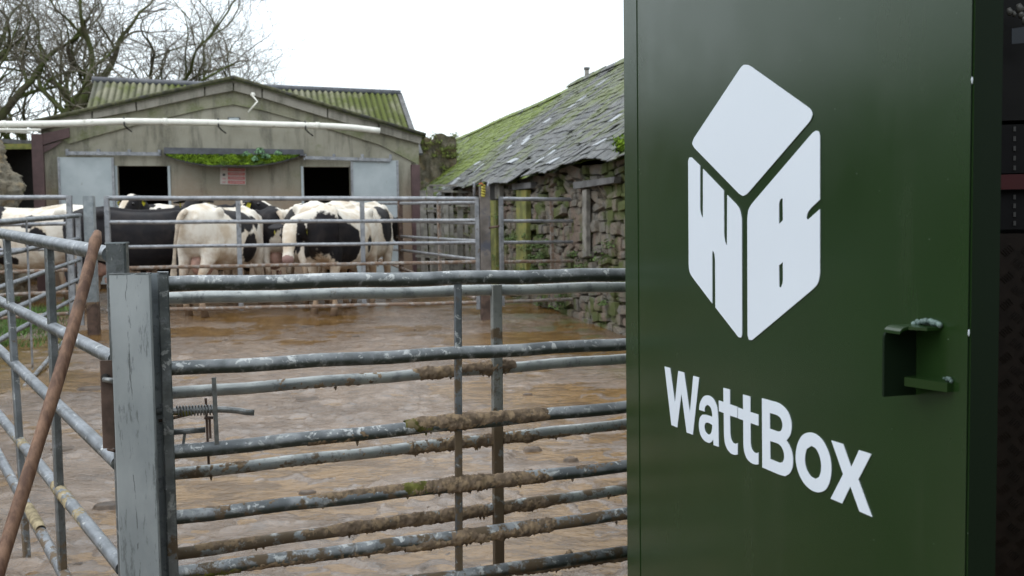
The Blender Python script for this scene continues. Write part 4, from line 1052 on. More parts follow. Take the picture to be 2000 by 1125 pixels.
# folded lip along the far edge
uS = du(1247, 500)
mb = MB(); mb.hexa([D(u, t, z0+.004) for u, t in ((uS, 0), (uL+.001, 0), (uL+.001, -.0016), (uS, -.0016))]+[D(u, t, z1-.004) for u, t in ((uS, 0), (uL+.001, 0), (uL+.001, -.0016), (uS, -.0016))]); mb.build('edge_lip', M['green'], door)
def flat(name, outer, holes, sc, ox, oy, mat, th=.0012, lift=.0006, par=None):
    cu = bpy.data.curves.new(name, 'CURVE'); cu.dimensions = '2D'; cu.fill_mode = 'BOTH'
    for ring in [outer]+holes:
        pts = []
        for x, y in ring:
            p = dp(ox+x/sc, oy+y/sc, lift); r_ = p-DO; pts.append((-r_.dot(U), p.z))
        sp_ = cu.splines.new('POLY'); sp_.points.add(len(pts)-1); sp_.use_cyclic_u = True
        for q_, (a, b) in zip(sp_.points, pts): q_.co = (a, b, 0, 1)
    tmp = bpy.data.objects.new(name, cu); COL.objects.link(tmp); bpy.context.view_layer.update()
    dg = bpy.context.evaluated_depsgraph_get(); me = bpy.data.meshes.new_from_object(tmp.evaluated_get(dg)); bpy.data.objects.remove(tmp)
    og = org(door)
    for v in me.vertices: v.co = D(-v.co.x, -lift, 0)+Z*v.co.y-og
    bm = bmesh.new(); bm.from_mesh(me)
    for f in bm.faces:
        if f.normal.dot(-N) < 0: f.normal_flip()
    ret = bmesh.ops.extrude_face_region(bm, geom=list(bm.faces)); 
    bmesh.ops.translate(bm, verts=[g_ for g_ in ret['geom'] if isinstance(g_, bmesh.types.BMVert)], vec=N*(-(th-.0)))
    bmesh.ops.recalc_face_normals(bm, faces=bm.faces); bm.to_mesh(me); bm.free(); me.materials.clear(); me.materials.append(mat)
    o = bpy.data.objects.new(name, me); COL.objects.link(o); o.parent = par or door; return o
def smooth_ring(r, it=1, lim=40):
    # chaikin only where the corner is gentle
    for _ in range(it):
        out = []; n = len(r)
        for i in range(n):
            a, b, c = Vector(r[i-1]), Vector(r[i]), Vector(r[(i+1) % n]); u, v = (b-a), (c-b)
            ang = math.degrees(u.angle(v)) if u.length and v.length else 0
            if ang < lim and ang > 4:
                k = min(.25*u.length, .25*v.length); out += [tuple(b-u.normalized()*k), tuple(b+v.normalized()*k)]
            else: out.append(tuple(b))
        r = out
    return r
LET = {
 'letter_w': ([(66,55),(104,66),(137,308),(160,86),(200,97),(240,378),(263,120),(303,131),(260,524),(218,508),(182,238),(153,474),(113,457)], []),
 'letter_a': ([(303,352),(306,318),(318,282),(335,259),(356,252),(382,259),(405,282),(424,322),(432,370),(435,430),(438,607),(403,595),(401,555),(390,572),(372,581),(345,570),(320,542),(305,500),(301,450),(308,405),(325,386),(350,386),(394,402),(393,372),(386,343),(375,326),(360,318),(347,328),(341,345),(341,365)], [[(350,440),(370,441),(394,457),(394,480),(388,508),(378,522),(362,522),(346,505),(339,478),(341,455)]]),
 'letter_t': ([(470,202),(515,214),(515,315),(566,332),(566,408),(515,392),(517,520),(524,560),(538,582),(554,587),(568,580),(568,660),(550,663),(525,655),(500,630),(482,590),(475,540),(473,375),(440,362),(438,288),(471,300)], []),
 'letter_t.001': ([(605,248),(655,262),(655,368),(711,386),(711,462),(656,443),(657,590),(665,625),(680,645),(696,651),(711,645),(711,727),(690,729),(660,718),(632,690),(615,650),(608,600),(607,425),(571,411),(571,337),(606,350)], []),
 'letter_b': ([(735,273),(850,305),(890,335),(920,378),(937,430),(940,480),(930,530),(903,563),(925,600),(943,645),(950,700),(945,755),(925,792),(895,808),(860,800),(738,748)], [[(789,374),(838,388),(862,405),(876,440),(876,475),(865,498),(845,503),(790,483)],[(791,566),(850,585),(873,610),(888,650),(888,690),(877,712),(855,717),(792,690)]]),
 'letter_o': ([(1055,505),(1100,515),(1145,552),(1185,620),(1209,700),(1213,780),(1202,850),(1175,903),(1130,923),(1080,910),(1030,868),(990,800),(968,720),(966,650),(980,580),(1010,525)], [[(1075,600),(1105,615),(1130,660),(1143,720),(1142,775),(1128,814),(1102,827),(1070,812),(1045,775),(1030,725),(1030,670),(1042,622)]]),
 'letter_x': ([(1212,563),(1292,588),(1348,748),(1402,630),(1487,657),(1397,832),(1491,1088),(1405,1050),(1343,878),(1286,996),(1207,962),(1293,795)], [])}
for nm, (o_, h_) in LET.items(): flat(nm.split('.')[0], smooth_ring(o_, 0 if nm in ('letter_w', 'letter_x') else 3), [smooth_ring(h, 3) for h in h_], 1547/440, 1280, 700, M['decal'])
LG = [('logo_top', [(325,62),(336,52),(350,51),(362,57),(580,212),(592,224),(597,240),(590,262),(357,532),(345,544),(333,548),(320,541),(148,365),(141,350),(146,332)], []),
 ('logo_left', [(126,415),(130,403),(138,402),(171,434),(171,600),(175,622),(181,633),(182,620),(182,446),(261,528),(262,700),(266,725),(273,739),(274,545),(310,582),(322,600),(329,635),(330,1075),(326,1085),(316,1082),(229,970),(228,790),(225,765),(219,754),(217,765),(217,955),(145,860),(132,840),(128,815)], []),
 ('logo_right', [(625,320),(620,304),(610,301),(598,308),(365,580),(354,600),(350,632),(351,1075),(356,1092),(368,1094),(600,900),(618,880),(625,850),(625,598),(578,640),(574,632),(578,612),(590,595),(625,562)], [[(470,575),(476,560),(484,556),(485,640),(470,655)],[(485,798),(485,875),(478,894),(471,893),(470,812)]])]
for nm, o_, h_ in LG: flat(nm, smooth_ring(o_, 2, 34), [smooth_ring(h, 2, 34) for h in h_], 698/360, 1280, 100, M['decal'])
# padlock housing: upright plate bent over at the top, with two flanges
hu = du(1786, 700); ztop = dp(1786, 640).z; zbot = dp(1786, 772).z
fu = lambda x, y, u: onp(x, y, DO+U*u, U)              # points on the plane square to the door at distance u
pr = .5*((fu(1724, 700, hu)-DO).dot(N)+(fu(1722, 760, hu)-DO).dot(N)); zt = fu(1735, 640, hu).z; zb = fu(1724, 774, hu).z
hous = MB(); th = .004; rr_ = .014
line = [(pr, zb)]+[(pr+rr_-rr_*math.cos(a), zt-rr_+rr_*math.sin(a)) for a in [R(x) for x in range(0, 91, 18)]]+[(-.001, zt)]
wd = -(du(1838, 640)-hu)
# back plate (perpendicular to the door)
poly = [D(hu, 0, zb)]+[D(hu, t_, z_) for t_, z_ in line]
nP = len(poly); hous.add(poly+[p-U*th for p in poly], [tuple(range(nP)), tuple(range(2*nP-1, nP-1, -1))]+[(i, (i+1) % nP, nP+(i+1) % nP, nP+i) for i in range(nP)])
hs = hous.build('lock_housing', M['green_shaded2'] if 'green_shaded2' in M else M['green_shaded'], door)  # plate facing the camera has its shade painted in too
cv = MB(); L_ = line[3:]
for (a, b), (c, d_) in zip(L_[:-1], L_[1:]): cv.hexa([D(hu, a, b), D(hu-wd*.62, a, b), D(hu-wd*.62, c, d_), D(hu, c, d_), D(hu, a, b+th), D(hu-wd*.62, a, b+th), D(hu-wd*.62, c, d_+th), D(hu, c, d_+th)])
cv.hexa([D(hu-wd*.62, -.035, zt), D(hu-wd, -.022, zt), D(hu-wd*1.02, 0, zt), D(hu-wd*.62, 0, zt), D(hu-wd*.62, -.035, zt+th), D(hu-wd, -.022, zt+th), D(hu-wd*1.02, 0, zt+th), D(hu-wd*.62, 0, zt+th)])
cv.build('top_flange', M['green'], hs)
zf = dp(1850, 745).z; u1 = du(1800, 750); u2 = du(1862, 750); tf = (onp(1766, 750, DO+U*u1, U)-DO).dot(N)
MB().hexa([D(u2, 0, zf-.012), D(u2, tf*.35, zf-.012), D(u1, tf, zf-.012), D(u1+.01, 0, zf-.012), D(u2, 0, zf), D(u2, tf*.35, zf), D(u1, tf, zf), D(u1+.01, 0, zf)]).build('bottom_flange', M['green'], hs)
M['weld'] = simple('bare_weld', (.13, .19, .175), .5, .1, .3, 60, .5, 120)
def weld(pts, r, nm='weld_bead'):
    mb = MB()
    for i in range(len(pts)-1):
        for k in range(5):
            p = pts[i].lerp(pts[i+1], k/5); mb.ball(p+Vector([random.uniform(-.0015, .0015) for _ in range(3)]), r*random.uniform(.6, 1.2), 7, 5)
    mb.build(nm, M['weld'], hs, True)
weld([dp(1783, 632, .002), dp(1800, 628, .004), dp(1822, 629, .004), dp(1840, 634, .002)], .0042)
weld([dp(1845, 738, .002), dp(1852, 740, .003), dp(1860, 748, .002)], .0028)
# bare chips on the door edge
for x, y in ((1899.5, 157), (1892, 650)): 
    p = D(uR, -.0006, 0); q_ = dp(x-1.5, y, .0008); MB().ball(Vector((p.x, p.y, q_.z)), (.0012, .0008, .0045), 8, 6).build('paint_chip', M['decal'], door, True)

# container shell behind the door
CO = Vector((.43, 2.50, 0)); CX = Vector((.985, -.17, 0)).normalized(); CY = Vector((-CX.y, CX.x, 0)); W_, DP, HT = 2.4, 2.2, 2.65
M['inside'] = simple('black_interior', (.006, .006, .006), .6, 0, .2, 8, .1, 40, spec=.2)
c = lambda a, b, z: CO+CX*a+CY*b+Z*z
def cbx(name, a0, a1, b0, b1, h0, h1, mat, par=cab): return MB().hexa([c(a0, b0, h0), c(a1, b0, h0), c(a1, b1, h0), c(a0, b1, h0), c(a0, b0, h1), c(a1, b0, h1), c(a1, b1, h1), c(a0, b1, h1)]).build(name, mat, par)
cbx('side_wall', 0, .05, 0, DP, .1, HT, M['green']); cbx('side_wall', W_-.05, W_, 0, DP, .1, HT, M['green']); cbx('back_wall', .051, W_-.051, DP-.05, DP, .1, HT, M['inside'])
cbx('roof_panel', 0, W_, -.05, DP, HT+.002, HT+.06, M['green']); cbx('floor_panel', .051, W_-.051, .0, DP-.051, .1, .15, M['inside'])
# inner equipment: perforated rack above, chequer plate below
rk = thing('equipment_rack', 'dark perforated rack with a red bar above chequer plate inside the container', 'rack', c(.9, .25, .15))
def rb(name, a0, a1, b0, b1, h0, h1, mat, par=rk): return cbx(name, a0, a1, b0, b1, h0, h1, mat, par)
def rz(py): return onp(1985, py, c(0, .25, 0), CY).z
ra = (onp(1940, 500, c(0, .25, 0), CY)-CO).dot(CX); 
M['rackgrey'] = simple('rack_grey', (.007, .007, .008), .7, 0, .2, 8, 0, spec=.15); M['redbar'] = simple('dark_red_bar', (.05, .003, .005), .5, 0, .1, 8, 0)
M['chq'] = simple('chequer_plate_steel', (.013, .009, .007), .5, .2, .3, 30, .1, 60, spec=.3)
xx = lambda px, py=500: (onp(px, py, c(0, .25, 0), CY)-CO).dot(CX)
rb('upper_shelf', ra, ra+.6, .25, .6, rz(235), rz(-200), M['inside'])
rb('rack_panel', ra, ra+.6, .25, .27, rz(338), rz(243), M['rackgrey']); rb('red_bar', ra, ra+.6, .235, .27, rz(370), rz(341), M['redbar']); pn2 = rb('rack_panel', ra, ra+.6, .25, .27, rz(448), rz(373), M['rackgrey'])
for y in list(range(252, 330, 19))+list(range(385, 440, 17)):
    p = onp(1981, y, c(0, .25, 0), CY)-CY*.0015; MB().bar(p-Z*.006, p+Z*.006, .006, .002, CX).build('vent_hole', M['ink'], rk)
pt = rb('chequer_plate', ra, ra+.6, .25, .26, .15, rz(456), M['chq'])
mb = MB()
for i in range(-1, 12):
    for j in range(34):
        for k in range(5):
            a = ra+.035+i*.05+(.025 if j % 2 else 0); z_ = .2+j*.0352; sgn = 1 if j % 2 else -1
            p = c(a+(k-2)*.005, .249, z_+(k-2)*.004*sgn*-1); d_ = CX*.008+Z*.009*sgn
            if i >= 0 and a < ra+.58 and z_ < rz(470): mb.bar(p-d_*.8, p+d_*.8, .0018, .002, CX)
mb.build('tread_bars', M['chq'], pt, kind='stuff')
gd = thing('cable_glands', 'cluster of pale connectors and a hanging tag at the container top', 'connectors', onp(1985, 60, c(0, .2, 0), CY))
M['tagp'] = simple('grey_tag', (.02, .026, .034), .5, 0, .1, 8, 0); M['conn'] = simple('pale_connector', (.07, .07, .065), .5, 0, .2, 8, 0)
for x, y, r in ((1969, 24, .008), (1988, 18, .010), (1991, 30, .008), (1998, 41, .009), (1978, 28, .006)):
    p = onp(x, y, c(0, .2, 0), CY); MB().tube([p-Z*r+CX*.002, p+CX*r*.6, p+Z*r*1.3], [r*.5, r, r*.6], 8).build('connector', M['conn'], gd, True)
pp = [onp(x, y, c(0, .19, 0), CY) for x, y in ((1976, 56), (2003, 52), (2003, 84), (1976, 86))]
MB().add(pp+[p+CY*.004 for p in pp], [(0, 3, 2, 1), (4, 5, 6, 7), (0, 1, 5, 4), (1, 2, 6, 5), (2, 3, 7, 6), (3, 0, 4, 7)]).build('hanging_tag', M['tagp'], gd)

# ------------------------------------------------------------------ cows
def coat_mat():
    n = NT('cow_coat'); a = n.attr('patch'); z_ = n.attr('hh'); mz = n.attr('muz'); oc = n.tc.outputs['Object']
    e = n.math('ADD', a, n.math('MULTIPLY', n.math('SUBTRACT', n.noise(9, 4, oc, .6), .5), .16))
    k = n.ramp(e, -.012, .012)
    white = n.mix(n.ramp(n.noise(3.5, 6, oc, .65), .42, .62), (.74, .69, .61), (.58, .49, .38))
    dirt = n.ramp(n.math('ADD', z_, n.math('MULTIPLY', n.math('SUBTRACT', n.noise(6, 5, oc, .65), .5), 1.3)), .95, .35, 0, .85)
    white = n.mix(dirt, white, (.36, .24, .15))
    blk = n.mix(n.ramp(n.noise(7, 4, oc), .4, .7), (.010, .009, .011), (.022, .018, .018))
    col = n.mix(k, white, blk)
    col = n.mix(n.ramp(z_, .16, .05), col, (.12, .075, .045))
    col = n.mix(n.ramp(mz, .4, .7), col, (.30, .19, .17))
    n.set(col, n.math('SUBTRACT', .8, n.math('MULTIPLY', k, .15)), 0, .2).bump(n.noise(70, 4, oc), .3, .006)
    return n.m
M['coat'] = coat_mat()
M['skin'] = simple('pink_udder_skin', (.40, .24, .19), .6, 0, .25, 12, .2, 40, dirt=(.3, .2, .15), dk=.6); M['eye'] = simple('dark_eye', (.01, .008, .007), .15, 0, 0, 8, 0); M['tag'] = simple('yellow_ear_tag', (.75, .68, .05), .5, 0, .05, 8, 0)
M['blackhair'] = simple('black_hair', (.02, .018, .02), .7, 0, .2, 20, .2); M['whitehair'] = simple('dirty_white_hair', (.50, .42, .33), .8, 0, .2, 20, .2)
def ring_loft(mb, secs, seg=20):
    # secs: (centre, axis_dir, side, up_r, side_r, power)
    vs = []
    for c_, sd_, up_, a, b, pw in secs:
        for k in range(seg):
            t = 2*math.pi*k/seg; ct, st = math.cos(t), math.sin(t)
            vs.append(c_+sd_*(b*math.copysign(abs(ct)**pw, ct))+up_*(a*math.copysign(abs(st)**pw, st)))
    n = len(secs); fs = [(i*seg+k, (i+1)*seg+k, (i+1)*seg+(k+1) % seg, i*seg+(k+1) % seg) for i in range(n-1) for k in range(seg)]
    fs += [tuple(range(seg)), tuple(range((n-1)*seg, n*seg))[::-1]]
    mb.add(vs, fs)
X_, Y_ = Vector((1, 0, 0)), Vector((0, 1, 0))
def make_cow(label, pos, yaw, scale=1., neck=(.35, 0, .1), headdir=(1, 0, -.5), blobs=(), invert=False, legs=(0, 0, 0, 0), tailside=0., head_black=True, blaze=.04, udder=True, tailw=True, seed=0):
    # local frame: +x forward, +y left, z up
    mb = MB(); rd = random.Random(seed)
    B_ = [(-.86, 1.27, 1.04, .07), (-.82, 1.36, .90, .17), (-.74, 1.40, .80, .245), (-.60, 1.425, .72, .285), (-.45, 1.43, .65, .30), (-.28, 1.40, .60, .325), (-.05, 1.375, .56, .365), (.18, 1.37, .56, .36), (.38, 1.385, .60, .30), (.55, 1.40, .66, .245), (.68, 1.36, .72, .20), (.80, 1.26, .82, .13), (.84, 1.2, .9, .07)]
    secs = []
    for x, zt_, zb_, w_ in B_:
        secs.append((Vector((x, 0, (zt_+zb_)/2)), Y_, Z, (zt_-zb_)/2, w_, .82))
    ring_loft(mb, secs, 24)
    # hook bones, spine ridge, withers
    for sy in (-1, 1):
        mb.ball(Vector((-.46, sy*.235, 1.335)), (.09, .06, .07)); mb.ball(Vector((-.80, sy*.12, 1.24)), (.07, .05, .06)); mb.ball(Vector((.52, sy*.13, 1.2)), (.16, .09, .2))
    ring_loft(mb, [(Vector((x, 0, z_)), Y_, Z, .035, .05, 1) for x, z_ in ((-.84, 1.34), (-.7, 1.40), (-.4, 1.43), (0, 1.375), (.3, 1.385), (.55, 1.41), (.7, 1.36))], 8)
    # neck and head
    nb = Vector((.66, 0, 1.14)); hd = Vector(headdir).normalized(); hb = nb+Vector(neck)
    m1 = nb.lerp(hb, .5)+Vector((0, 0, .02))
    side = Y_ if abs(hd.y) < .95 else X_
    def fr(d): s_ = Z.cross(d).normalized(); return s_, d.cross(s_)
    ndir = (hb-nb).normalized(); s_, u_ = fr(ndir)
    ring_loft(mb, [(nb-ndir*.22, s_, u_, .27, .17, .9), (nb, s_, u_, .25, .15, .9), (m1, s_, u_, .19, .115, .95), (hb, s_, u_, .15, .10, 1)], 16)
    s_, u_ = fr(hd); hl = .52
    prof = [(-.07, .07, .06, 0), (-.03, .105, .10, 0), (.06, .135, .125, -.02), (.16, .14, .118, -.03), (.27, .115, .085, -.025), (.38, .088, .068, -.02), (.46, .078, .076, -.02), (.52, .068, .072, -.02), (.55, .035, .045, -.02)]
    ring_loft(mb, [(hb+hd*x+u_*o_, s_, u_, a, b, .88) for x, a, b, o_ in prof], 16)
    # legs
    def leg(pts, rads, pw=1):
        vs = []
        for i, (p, r_) in enumerate(zip(pts, rads)): vs.append((Vector(p), Y_, (X_ if True else X_), r_[0], r_[1], pw))
        # ring in the horizontal plane
        ring_loft(mb, [(c_, Y_, X_, a, b, 1) for c_, _, _, a, b, _ in vs], 14)
    for i, sy in enumerate((1, -1)):
        o_ = legs[i]
        leg([(.56, sy*.15, 1.05), (.57, sy*.17, .80), (.56+o_*.4, sy*.165, .60), (.57+o_, sy*.16, .44), (.565+o_, sy*.16, .36), (.56+o_*1.2, sy*.16, .2), (.57+o_*1.2, sy*.16, .12), (.60+o_*1.2, sy*.16, .06), (.62+o_*1.2, sy*.16, -.02)],
            [(.15, .09), (.12, .085), (.075, .065), (.052, .052), (.045, .045), (.034, .034), (.045, .042), (.055, .048), (.065, .055)])
        o_ = legs[2+i]
        leg([(-.55, sy*.14, 1.15), (-.56, sy*.175, .92), (-.60+o_*.3, sy*.18, .74), (-.70+o_*.6, sy*.175, .60), (-.765+o_*.9, sy*.17, .49), (-.75+o_, sy*.165, .38), (-.73+o_, sy*.165, .22), (-.72+o_, sy*.165, .12), (-.68+o_, sy*.165, .06), (-.66+o_, sy*.165, -.02)],
            [(.22, .12), (.20, .115), (.155, .09), (.09, .06), (.058, .045), (.046, .038), (.038, .035), (.046, .042), (.056, .048), (.065, .055)])
    me = mb.mesh('cow_tmp', M['coat']); o = bpy.data.objects.new('cow_tmp', me); COL.objects.link(o)
    r_ = o.modifiers.new('r', 'REMESH'); r_.mode = 'VOXEL'; r_.voxel_size = .02; s__ = o.modifiers.new('s', 'SMOOTH'); s__.factor = .6; s__.iterations = 5
    dg = bpy.context.evaluated_depsgraph_get(); bme = bpy.data.meshes.new_from_object(o.evaluated_get(dg)); bpy.data.objects.remove(o); bme.name = 'body'; bme.shade_smooth()
    bme.materials.clear(); bme.materials.append(M['coat'])
    V = np.empty(len(bme.vertices)*3, dtype=np.float32); bme.vertices.foreach_get('co', V); V = V.reshape(-1, 3)
    f = np.full(len(V), -.3)
    for (x, y, z_, r0_, *st) in blobs:
        sc_ = np.array(st[0] if st else (1, 1, 1)); dd_ = np.linalg.norm((V-np.array((x, y, z_)))/sc_, axis=1); f = np.maximum(f, r0_-dd_)
    hb_, hd_, su, uu = map(lambda q: np.array(tuple(q)), (hb, hd, s_, u_))
    rel = V-hb_; ax_ = rel@hd_; lat = rel@su; vv = rel@uu; dist_head = np.linalg.norm(rel-np.outer(np.clip(ax_, -.05, .52), hd_), axis=1)
    inh = (dist_head < .19) & (ax_ > -.06) & (V[:, 0] > .5)
    if head_black is not None:
        hv = (.12 if head_black else -.2)*np.ones(len(V)); 
        if head_black: hv = np.where((np.abs(lat) < blaze+.02*np.clip(ax_, 0, 1)) & (vv > 0), -.1, hv); hv = np.where(ax_ > .44, -.1, hv)
        f = np.where(inh, hv, f)
    if invert: f = -f
    f = np.where(V[:, 2] < .42, np.minimum(f, -.05) if not invert else f, f)
    at_ = bme.attributes.new('patch', 'FLOAT', 'POINT'); at_.data.foreach_set('value', f.astype(np.float32))
    at_ = bme.attributes.new('hh', 'FLOAT', 'POINT'); at_.data.foreach_set('value', V[:, 2].astype(np.float32))
    mz = np.where(inh & (ax_ > .47), 1., 0.); at_ = bme.attributes.new('muz', 'FLOAT', 'POINT'); at_.data.foreach_set('value', mz.astype(np.float32))
    pos = Vector(pos); root = thing('cow', label, 'cow', pos, 'black and white cows in the yard')
    root.rotation_euler = (0, 0, yaw); root.scale = (scale,)*3
    def part(nm, mb_, mt, par=root, sm=True):
        me_ = mb_.mesh(nm, mt, Vector((0, 0, 0)), sm); q = bpy.data.objects.new(nm, me_); COL.objects.link(q); q.parent = par; return q
    bo = bpy.data.objects.new('body', bme); COL.objects.link(bo); bo.parent = root
    if udder:
        ub = MB(); ub.ball(Vector((-.52, 0, .66)), (.19, .13, .17), 16, 10)
        for a in (-1, 1):
            for b in (-1, 1): ub.tube([Vector((-.50+a*.08, b*.07, .48)), Vector((-.50+a*.08, b*.075, .40))], [.022, .013], 8)
        part('udder', ub, M['skin'])
    tb = MB(); tp_ = [(-.83, 0, 1.35), (-.89, tailside*.2, 1.30), (-.92, tailside*.5, 1.15), (-.91, tailside*.8, .95), (-.90, tailside, .72), (-.90, tailside*1.1, .55), (-.90, tailside*1.1, .40)]
    tb.tube(tp_, [.035, .032, .026, .02, .022, .045, .012], 8); part('tail', tb, M['whitehair'] if tailw else M['blackhair'])
    for sgn in (-1, 1):
        eb = MB(); b0 = hb+hd*.0+s_*sgn*.10+u_*.045; dr = (s_*sgn*.9-hd*.15-Z*.18).normalized(); wv = hd; nv = dr.cross(wv).normalized()
        L2 = .19; ws = [.028, .05, .055, .04, .008]; vs = []
        for i, w2 in enumerate(ws):
            p = b0+dr*(L2*i/4); vs += [p-wv*w2+nv*.012, p-nv*.014, p+wv*w2+nv*.012, p+nv*.002]
        fs = [(4*i+j, 4*i+(j+1) % 4, 4*i+4+(j+1) % 4, 4*i+4+j) for i in range(4) for j in range(4)]+[(0, 1, 2, 3), (19, 18, 17, 16)]
        eb.add(vs, fs); e_ = part('ear', eb, M['blackhair'] if head_black else M['whitehair'])
        tg = MB(); c0 = b0+dr*.105-Z*.0; q1, q2 = wv*.028, (Z-wv*Z.dot(wv)).normalized()*-.035
        nf = nv*.018; pp_ = [c0-q1, c0+q1, c0+q1+q2*2, c0-q1+q2*2]
        for sg in (1,): tg.add([p+hd*.05 for p in pp_]+[p+hd*.056 for p in pp_], [(0, 1, 2, 3), (7, 6, 5, 4), (0, 4, 5, 1), (1, 5, 6, 2), (2, 6, 7, 3), (3, 7, 4, 0)])
        part('ear_tag', tg, M['tag'], e_, False)
        part('eye', MB().ball(hb+hd*.14+s_*sgn*.108+u_*.045, .022, 8, 6), M['eye'])
    part('hoof_set', MB(), M['blackhair']) if False else None
    return root
def cpos(px, Y): p = atY(px, 560, Y); return Vector((p.x, Y, gz(p.x, Y)-.01))
PI = math.pi
make_cow('white cow with black forequarters standing side-on at the left edge, facing left', cpos(78, 14.3), PI-.08, 1.05, (.30, .05, -.05), (1, .1, -.6),
    [(.78, -.1, 1.1, .48), (.78, .1, 1.1, .48), (-.05, .33, 1.22, .10), (-.18, .33, .98, .15), (.45, .3, .75, .2), (.2, .3, .7, .08)], legs=(.05, -.05, -.16, .08), tailside=.05, seed=1)
make_cow('all black cow standing side-on behind the gate, facing right with raised head', cpos(272, 14.1), .38, 1.02, (.12, .22, .36), (.30, .95, -.25),
    [(0, 0, 1.1, 1.2)], head_black=True, blaze=.03, legs=(.05, -.06, .1, -.05), tailw=False, udder=True, seed=2)
make_cow('pale cow mostly hidden behind the black cow', cpos(225, 16.2), .1, 1.03, (.3, 0, 0), (1, 0, -.6), [(.4, 0, 1., .25), (-.3, .3, 1, .2)], seed=3)
make_cow('bony white cow seen from behind with pink udder and small black patches', cpos(440, 13.9), R(74), 1.03, (.33, -.1, -.1), (1, -.2, -.7),
    [(-.15, -.2, 1.40, .19), (.05, -.25, 1.25, .2), (-.45, .3, .95, .1), (.12, -.35, .85, .2), (.35, -.3, 1.22, .12), (-.1, -.33, 1.12, .07), (-.5, .32, 1.1, .15)], legs=(0, .05, .06, -.08), tailside=.16, seed=4)
make_cow('black and white cow behind the bony one, its dark head facing right', cpos(372, 15.2), .10, 1.04, (.26, -.02, .30), (1, -.25, -.38),
    [(.3, 0, 1.1, .6), (-.6, 0, 1.2, .25)], blaze=.045, seed=5)
make_cow('dark cow with white hind legs seen between the bony cow and the one facing us', cpos(520, 15.4), R(118), 1.0, (.33, 0, 0), (1, 0, -.6),
    [(.2, 0, 1.1, .75), (-.6, .2, 1.2, .35), (-.6, -.25, 1.1, .12)], legs=(0, 0, -.05, .08), tailside=-.12, seed=6)
make_cow('black-sided cow with white hips seen from behind, left of the one facing us', cpos(605, 14.7), R(112), 1.05, (.33, 0, 0), (1, 0, -.6),
    [(-.25, .32, 1.12, .27), (-.55, .28, .95, .22), (.2, 0, 1.1, .4), (-.5, -.3, .95, .2)], legs=(0, 0, .08, -.04), tailside=.03, seed=7)
make_cow('cow facing the camera with white face, black neck and yellow ear tags', cpos(668, 13.75), R(256), 1.02, (.22, -.29, -.02), (1, .30, -1.25),
    [(.62, .05, 1.05, .30), (.45, .3, .9, .3), (.66, -.1, .95, .22), (-.2, .3, .9, .12)], head_black=True, blaze=.085, legs=(.03, -.06, .05, -.1), udder=False, seed=8)
make_cow('white cow with mottled black rump at the right end of the herd', cpos(703, 14.8), R(72), 1.06, (.33, 0, 0), (1, 0, -.6),
    [(-.62, -.25, 1.22, .07), (-.76, -.14, .98, .12), (-.8, .02, 1.25, .09), (-.5, 0, 1.42, .13), (-.3, -.3, 1.2, .16), (-.72, -.2, .95, .09), (-.66, -.24, .8, .07), (-.5, -.3, 1.08, .06), (-.78, -.05, 1.1, .06), (-.55, -.3, .7, .07), (.3, -.3, 1.1, .3)], tailside=-.1, legs=(0, 0, .05, -.05), seed=9)

# ------------------------------------------------------------------ unseen dark wall added behind the camera to shade facing surfaces
bw = MB().hexa([Vector((-.8, -1.9, -.1)), Vector((6, -1.9, -.1)), Vector((6, -1.75, -.1)), Vector((-.8, -1.75, -.1)), Vector((-.8, -1.9, 3.4)), Vector((6, -1.9, 3.4)), Vector((6, -1.75, 3.4)), Vector((-.8, -1.75, 3.4))]).build('unseen_shade_wall', simple('shade_wall_dark', (.03, .03, .03), .8, 0, .3, 4, .2), kind='structure')

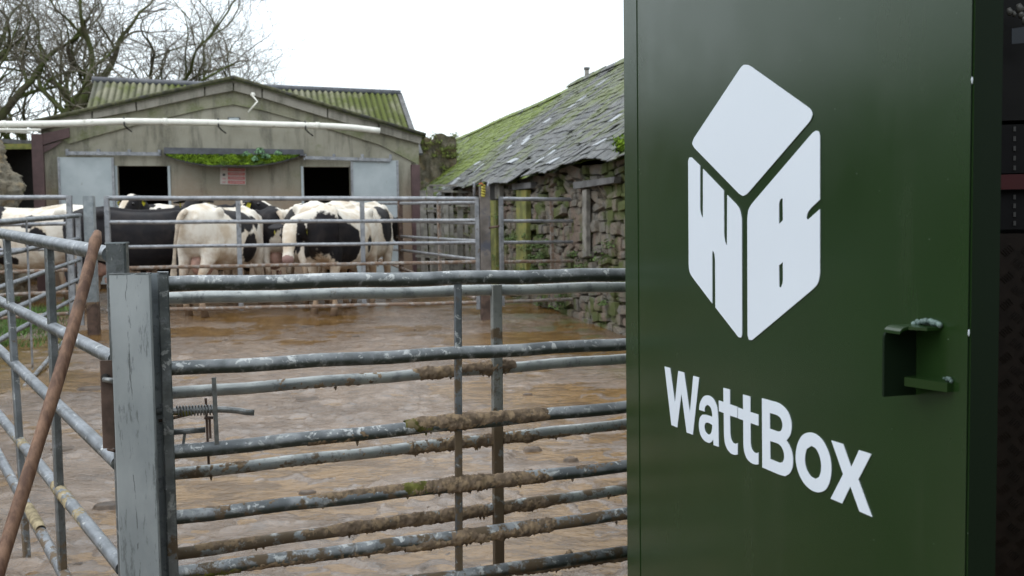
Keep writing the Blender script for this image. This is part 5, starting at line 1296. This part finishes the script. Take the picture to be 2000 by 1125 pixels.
lb = thing('unseen_side_building', 'added dark building out of view at left, darkening reflections in the green door', 'building', Vector((-13, 10, 0)))  # unseen building added to darken what the green door reflects
MB().hexa([Vector((-16, -2, 0)), Vector((-12.6, -2, 0)), Vector((-12.6, 22, 0)), Vector((-16, 22, 0)), Vector((-16, -2, 3.0)), Vector((-12.6, -2, 3.0)), Vector((-12.6, 22, 3.3)), Vector((-16, 22, 3.3))]).build('wall', simple('unseen_wall_dark', (.06, .05, .04), .8, 0, .3, 3, .3), lb)
mb = MB(); A_ = [Vector((-12.3, -2.3, 3.0)), Vector((-14.3, -2.3, 4.3)), Vector((-16.3, -2.3, 3.0))]; B_ = [q + Vector((0, 24.6, .3)) for q in A_]
mb.add(A_+B_, [(0, 3, 4, 1), (1, 4, 5, 2), (0, 1, 2), (5, 4, 3), (0, 2, 5, 3)]); mb.build('roof', simple('unseen_roof_dark', (.09, .09, .085), .8, 0, .3, 3, .3), lb)

make_cow('dark head with white blaze peeping over the back of the all black cow', cpos(352, 15.6), R(248), 1.04, (.28, .02, .34), (1, .1, -.75), [(0, 0, 1.1, 1.2)], blaze=.05, seed=10, udder=False)

# ------------------------------------------------------------------ dung and clods lying on the slurry
M['dung'] = simple('dark_dung', (.075, .048, .028), .45, 0, .4, 20, .6, 50, spec=.4)
mb = MB()
def clod(x, y, r_, hh):
    c = Vector((x, y, gz(x, y)+.006)); vs = [c+Z*hh]; u_ = 14; v_ = 4
    for i in range(1, v_+1):
        for k in range(u_):
            a = 2*math.pi*k/u_; q = c+Vector((math.cos(a)*r_*i/v_*1.3, math.sin(a)*r_*i/v_, 0)); e = mn.noise(q*22)
            vs.append(q+Vector((e*r_*.35, e*r_*.3, hh*(1-(i/v_)**2)+abs(mn.noise(q*40))*hh*.8-(.02 if i == v_ else 0))))
    fs = [(0, 1+k, 1+(k+1) % u_) for k in range(u_)]+[(1+i*u_+k, 1+(i+1)*u_+k, 1+(i+1)*u_+(k+1) % u_, 1+i*u_+(k+1) % u_) for i in range(v_-1) for k in range(u_)]
    mb.add(vs, fs)
for px, py, r_ in ((590, 783, .13), (440, 742, .07), (470, 738, .05), (760, 690, .08), (600, 640, .08), (1115, 900, .04), (640, 700, .06), (520, 690, .05), (180, 760, .1), (130, 880, .08), (210, 990, .07), (800, 840, .05), (1040, 880, .05)):
    p = onground(px, py); clod(p.x, p.y, r_, .014)
for k in range(90):
    y = 3*math.exp(rng.rand()*1.4); clod((rng.rand()*2-1)*.55*y, y, .01+.03*rng.rand()**2, .004+.008*rng.rand())
mb.build('dung_clods', M['dung'], smooth=True, kind='stuff')
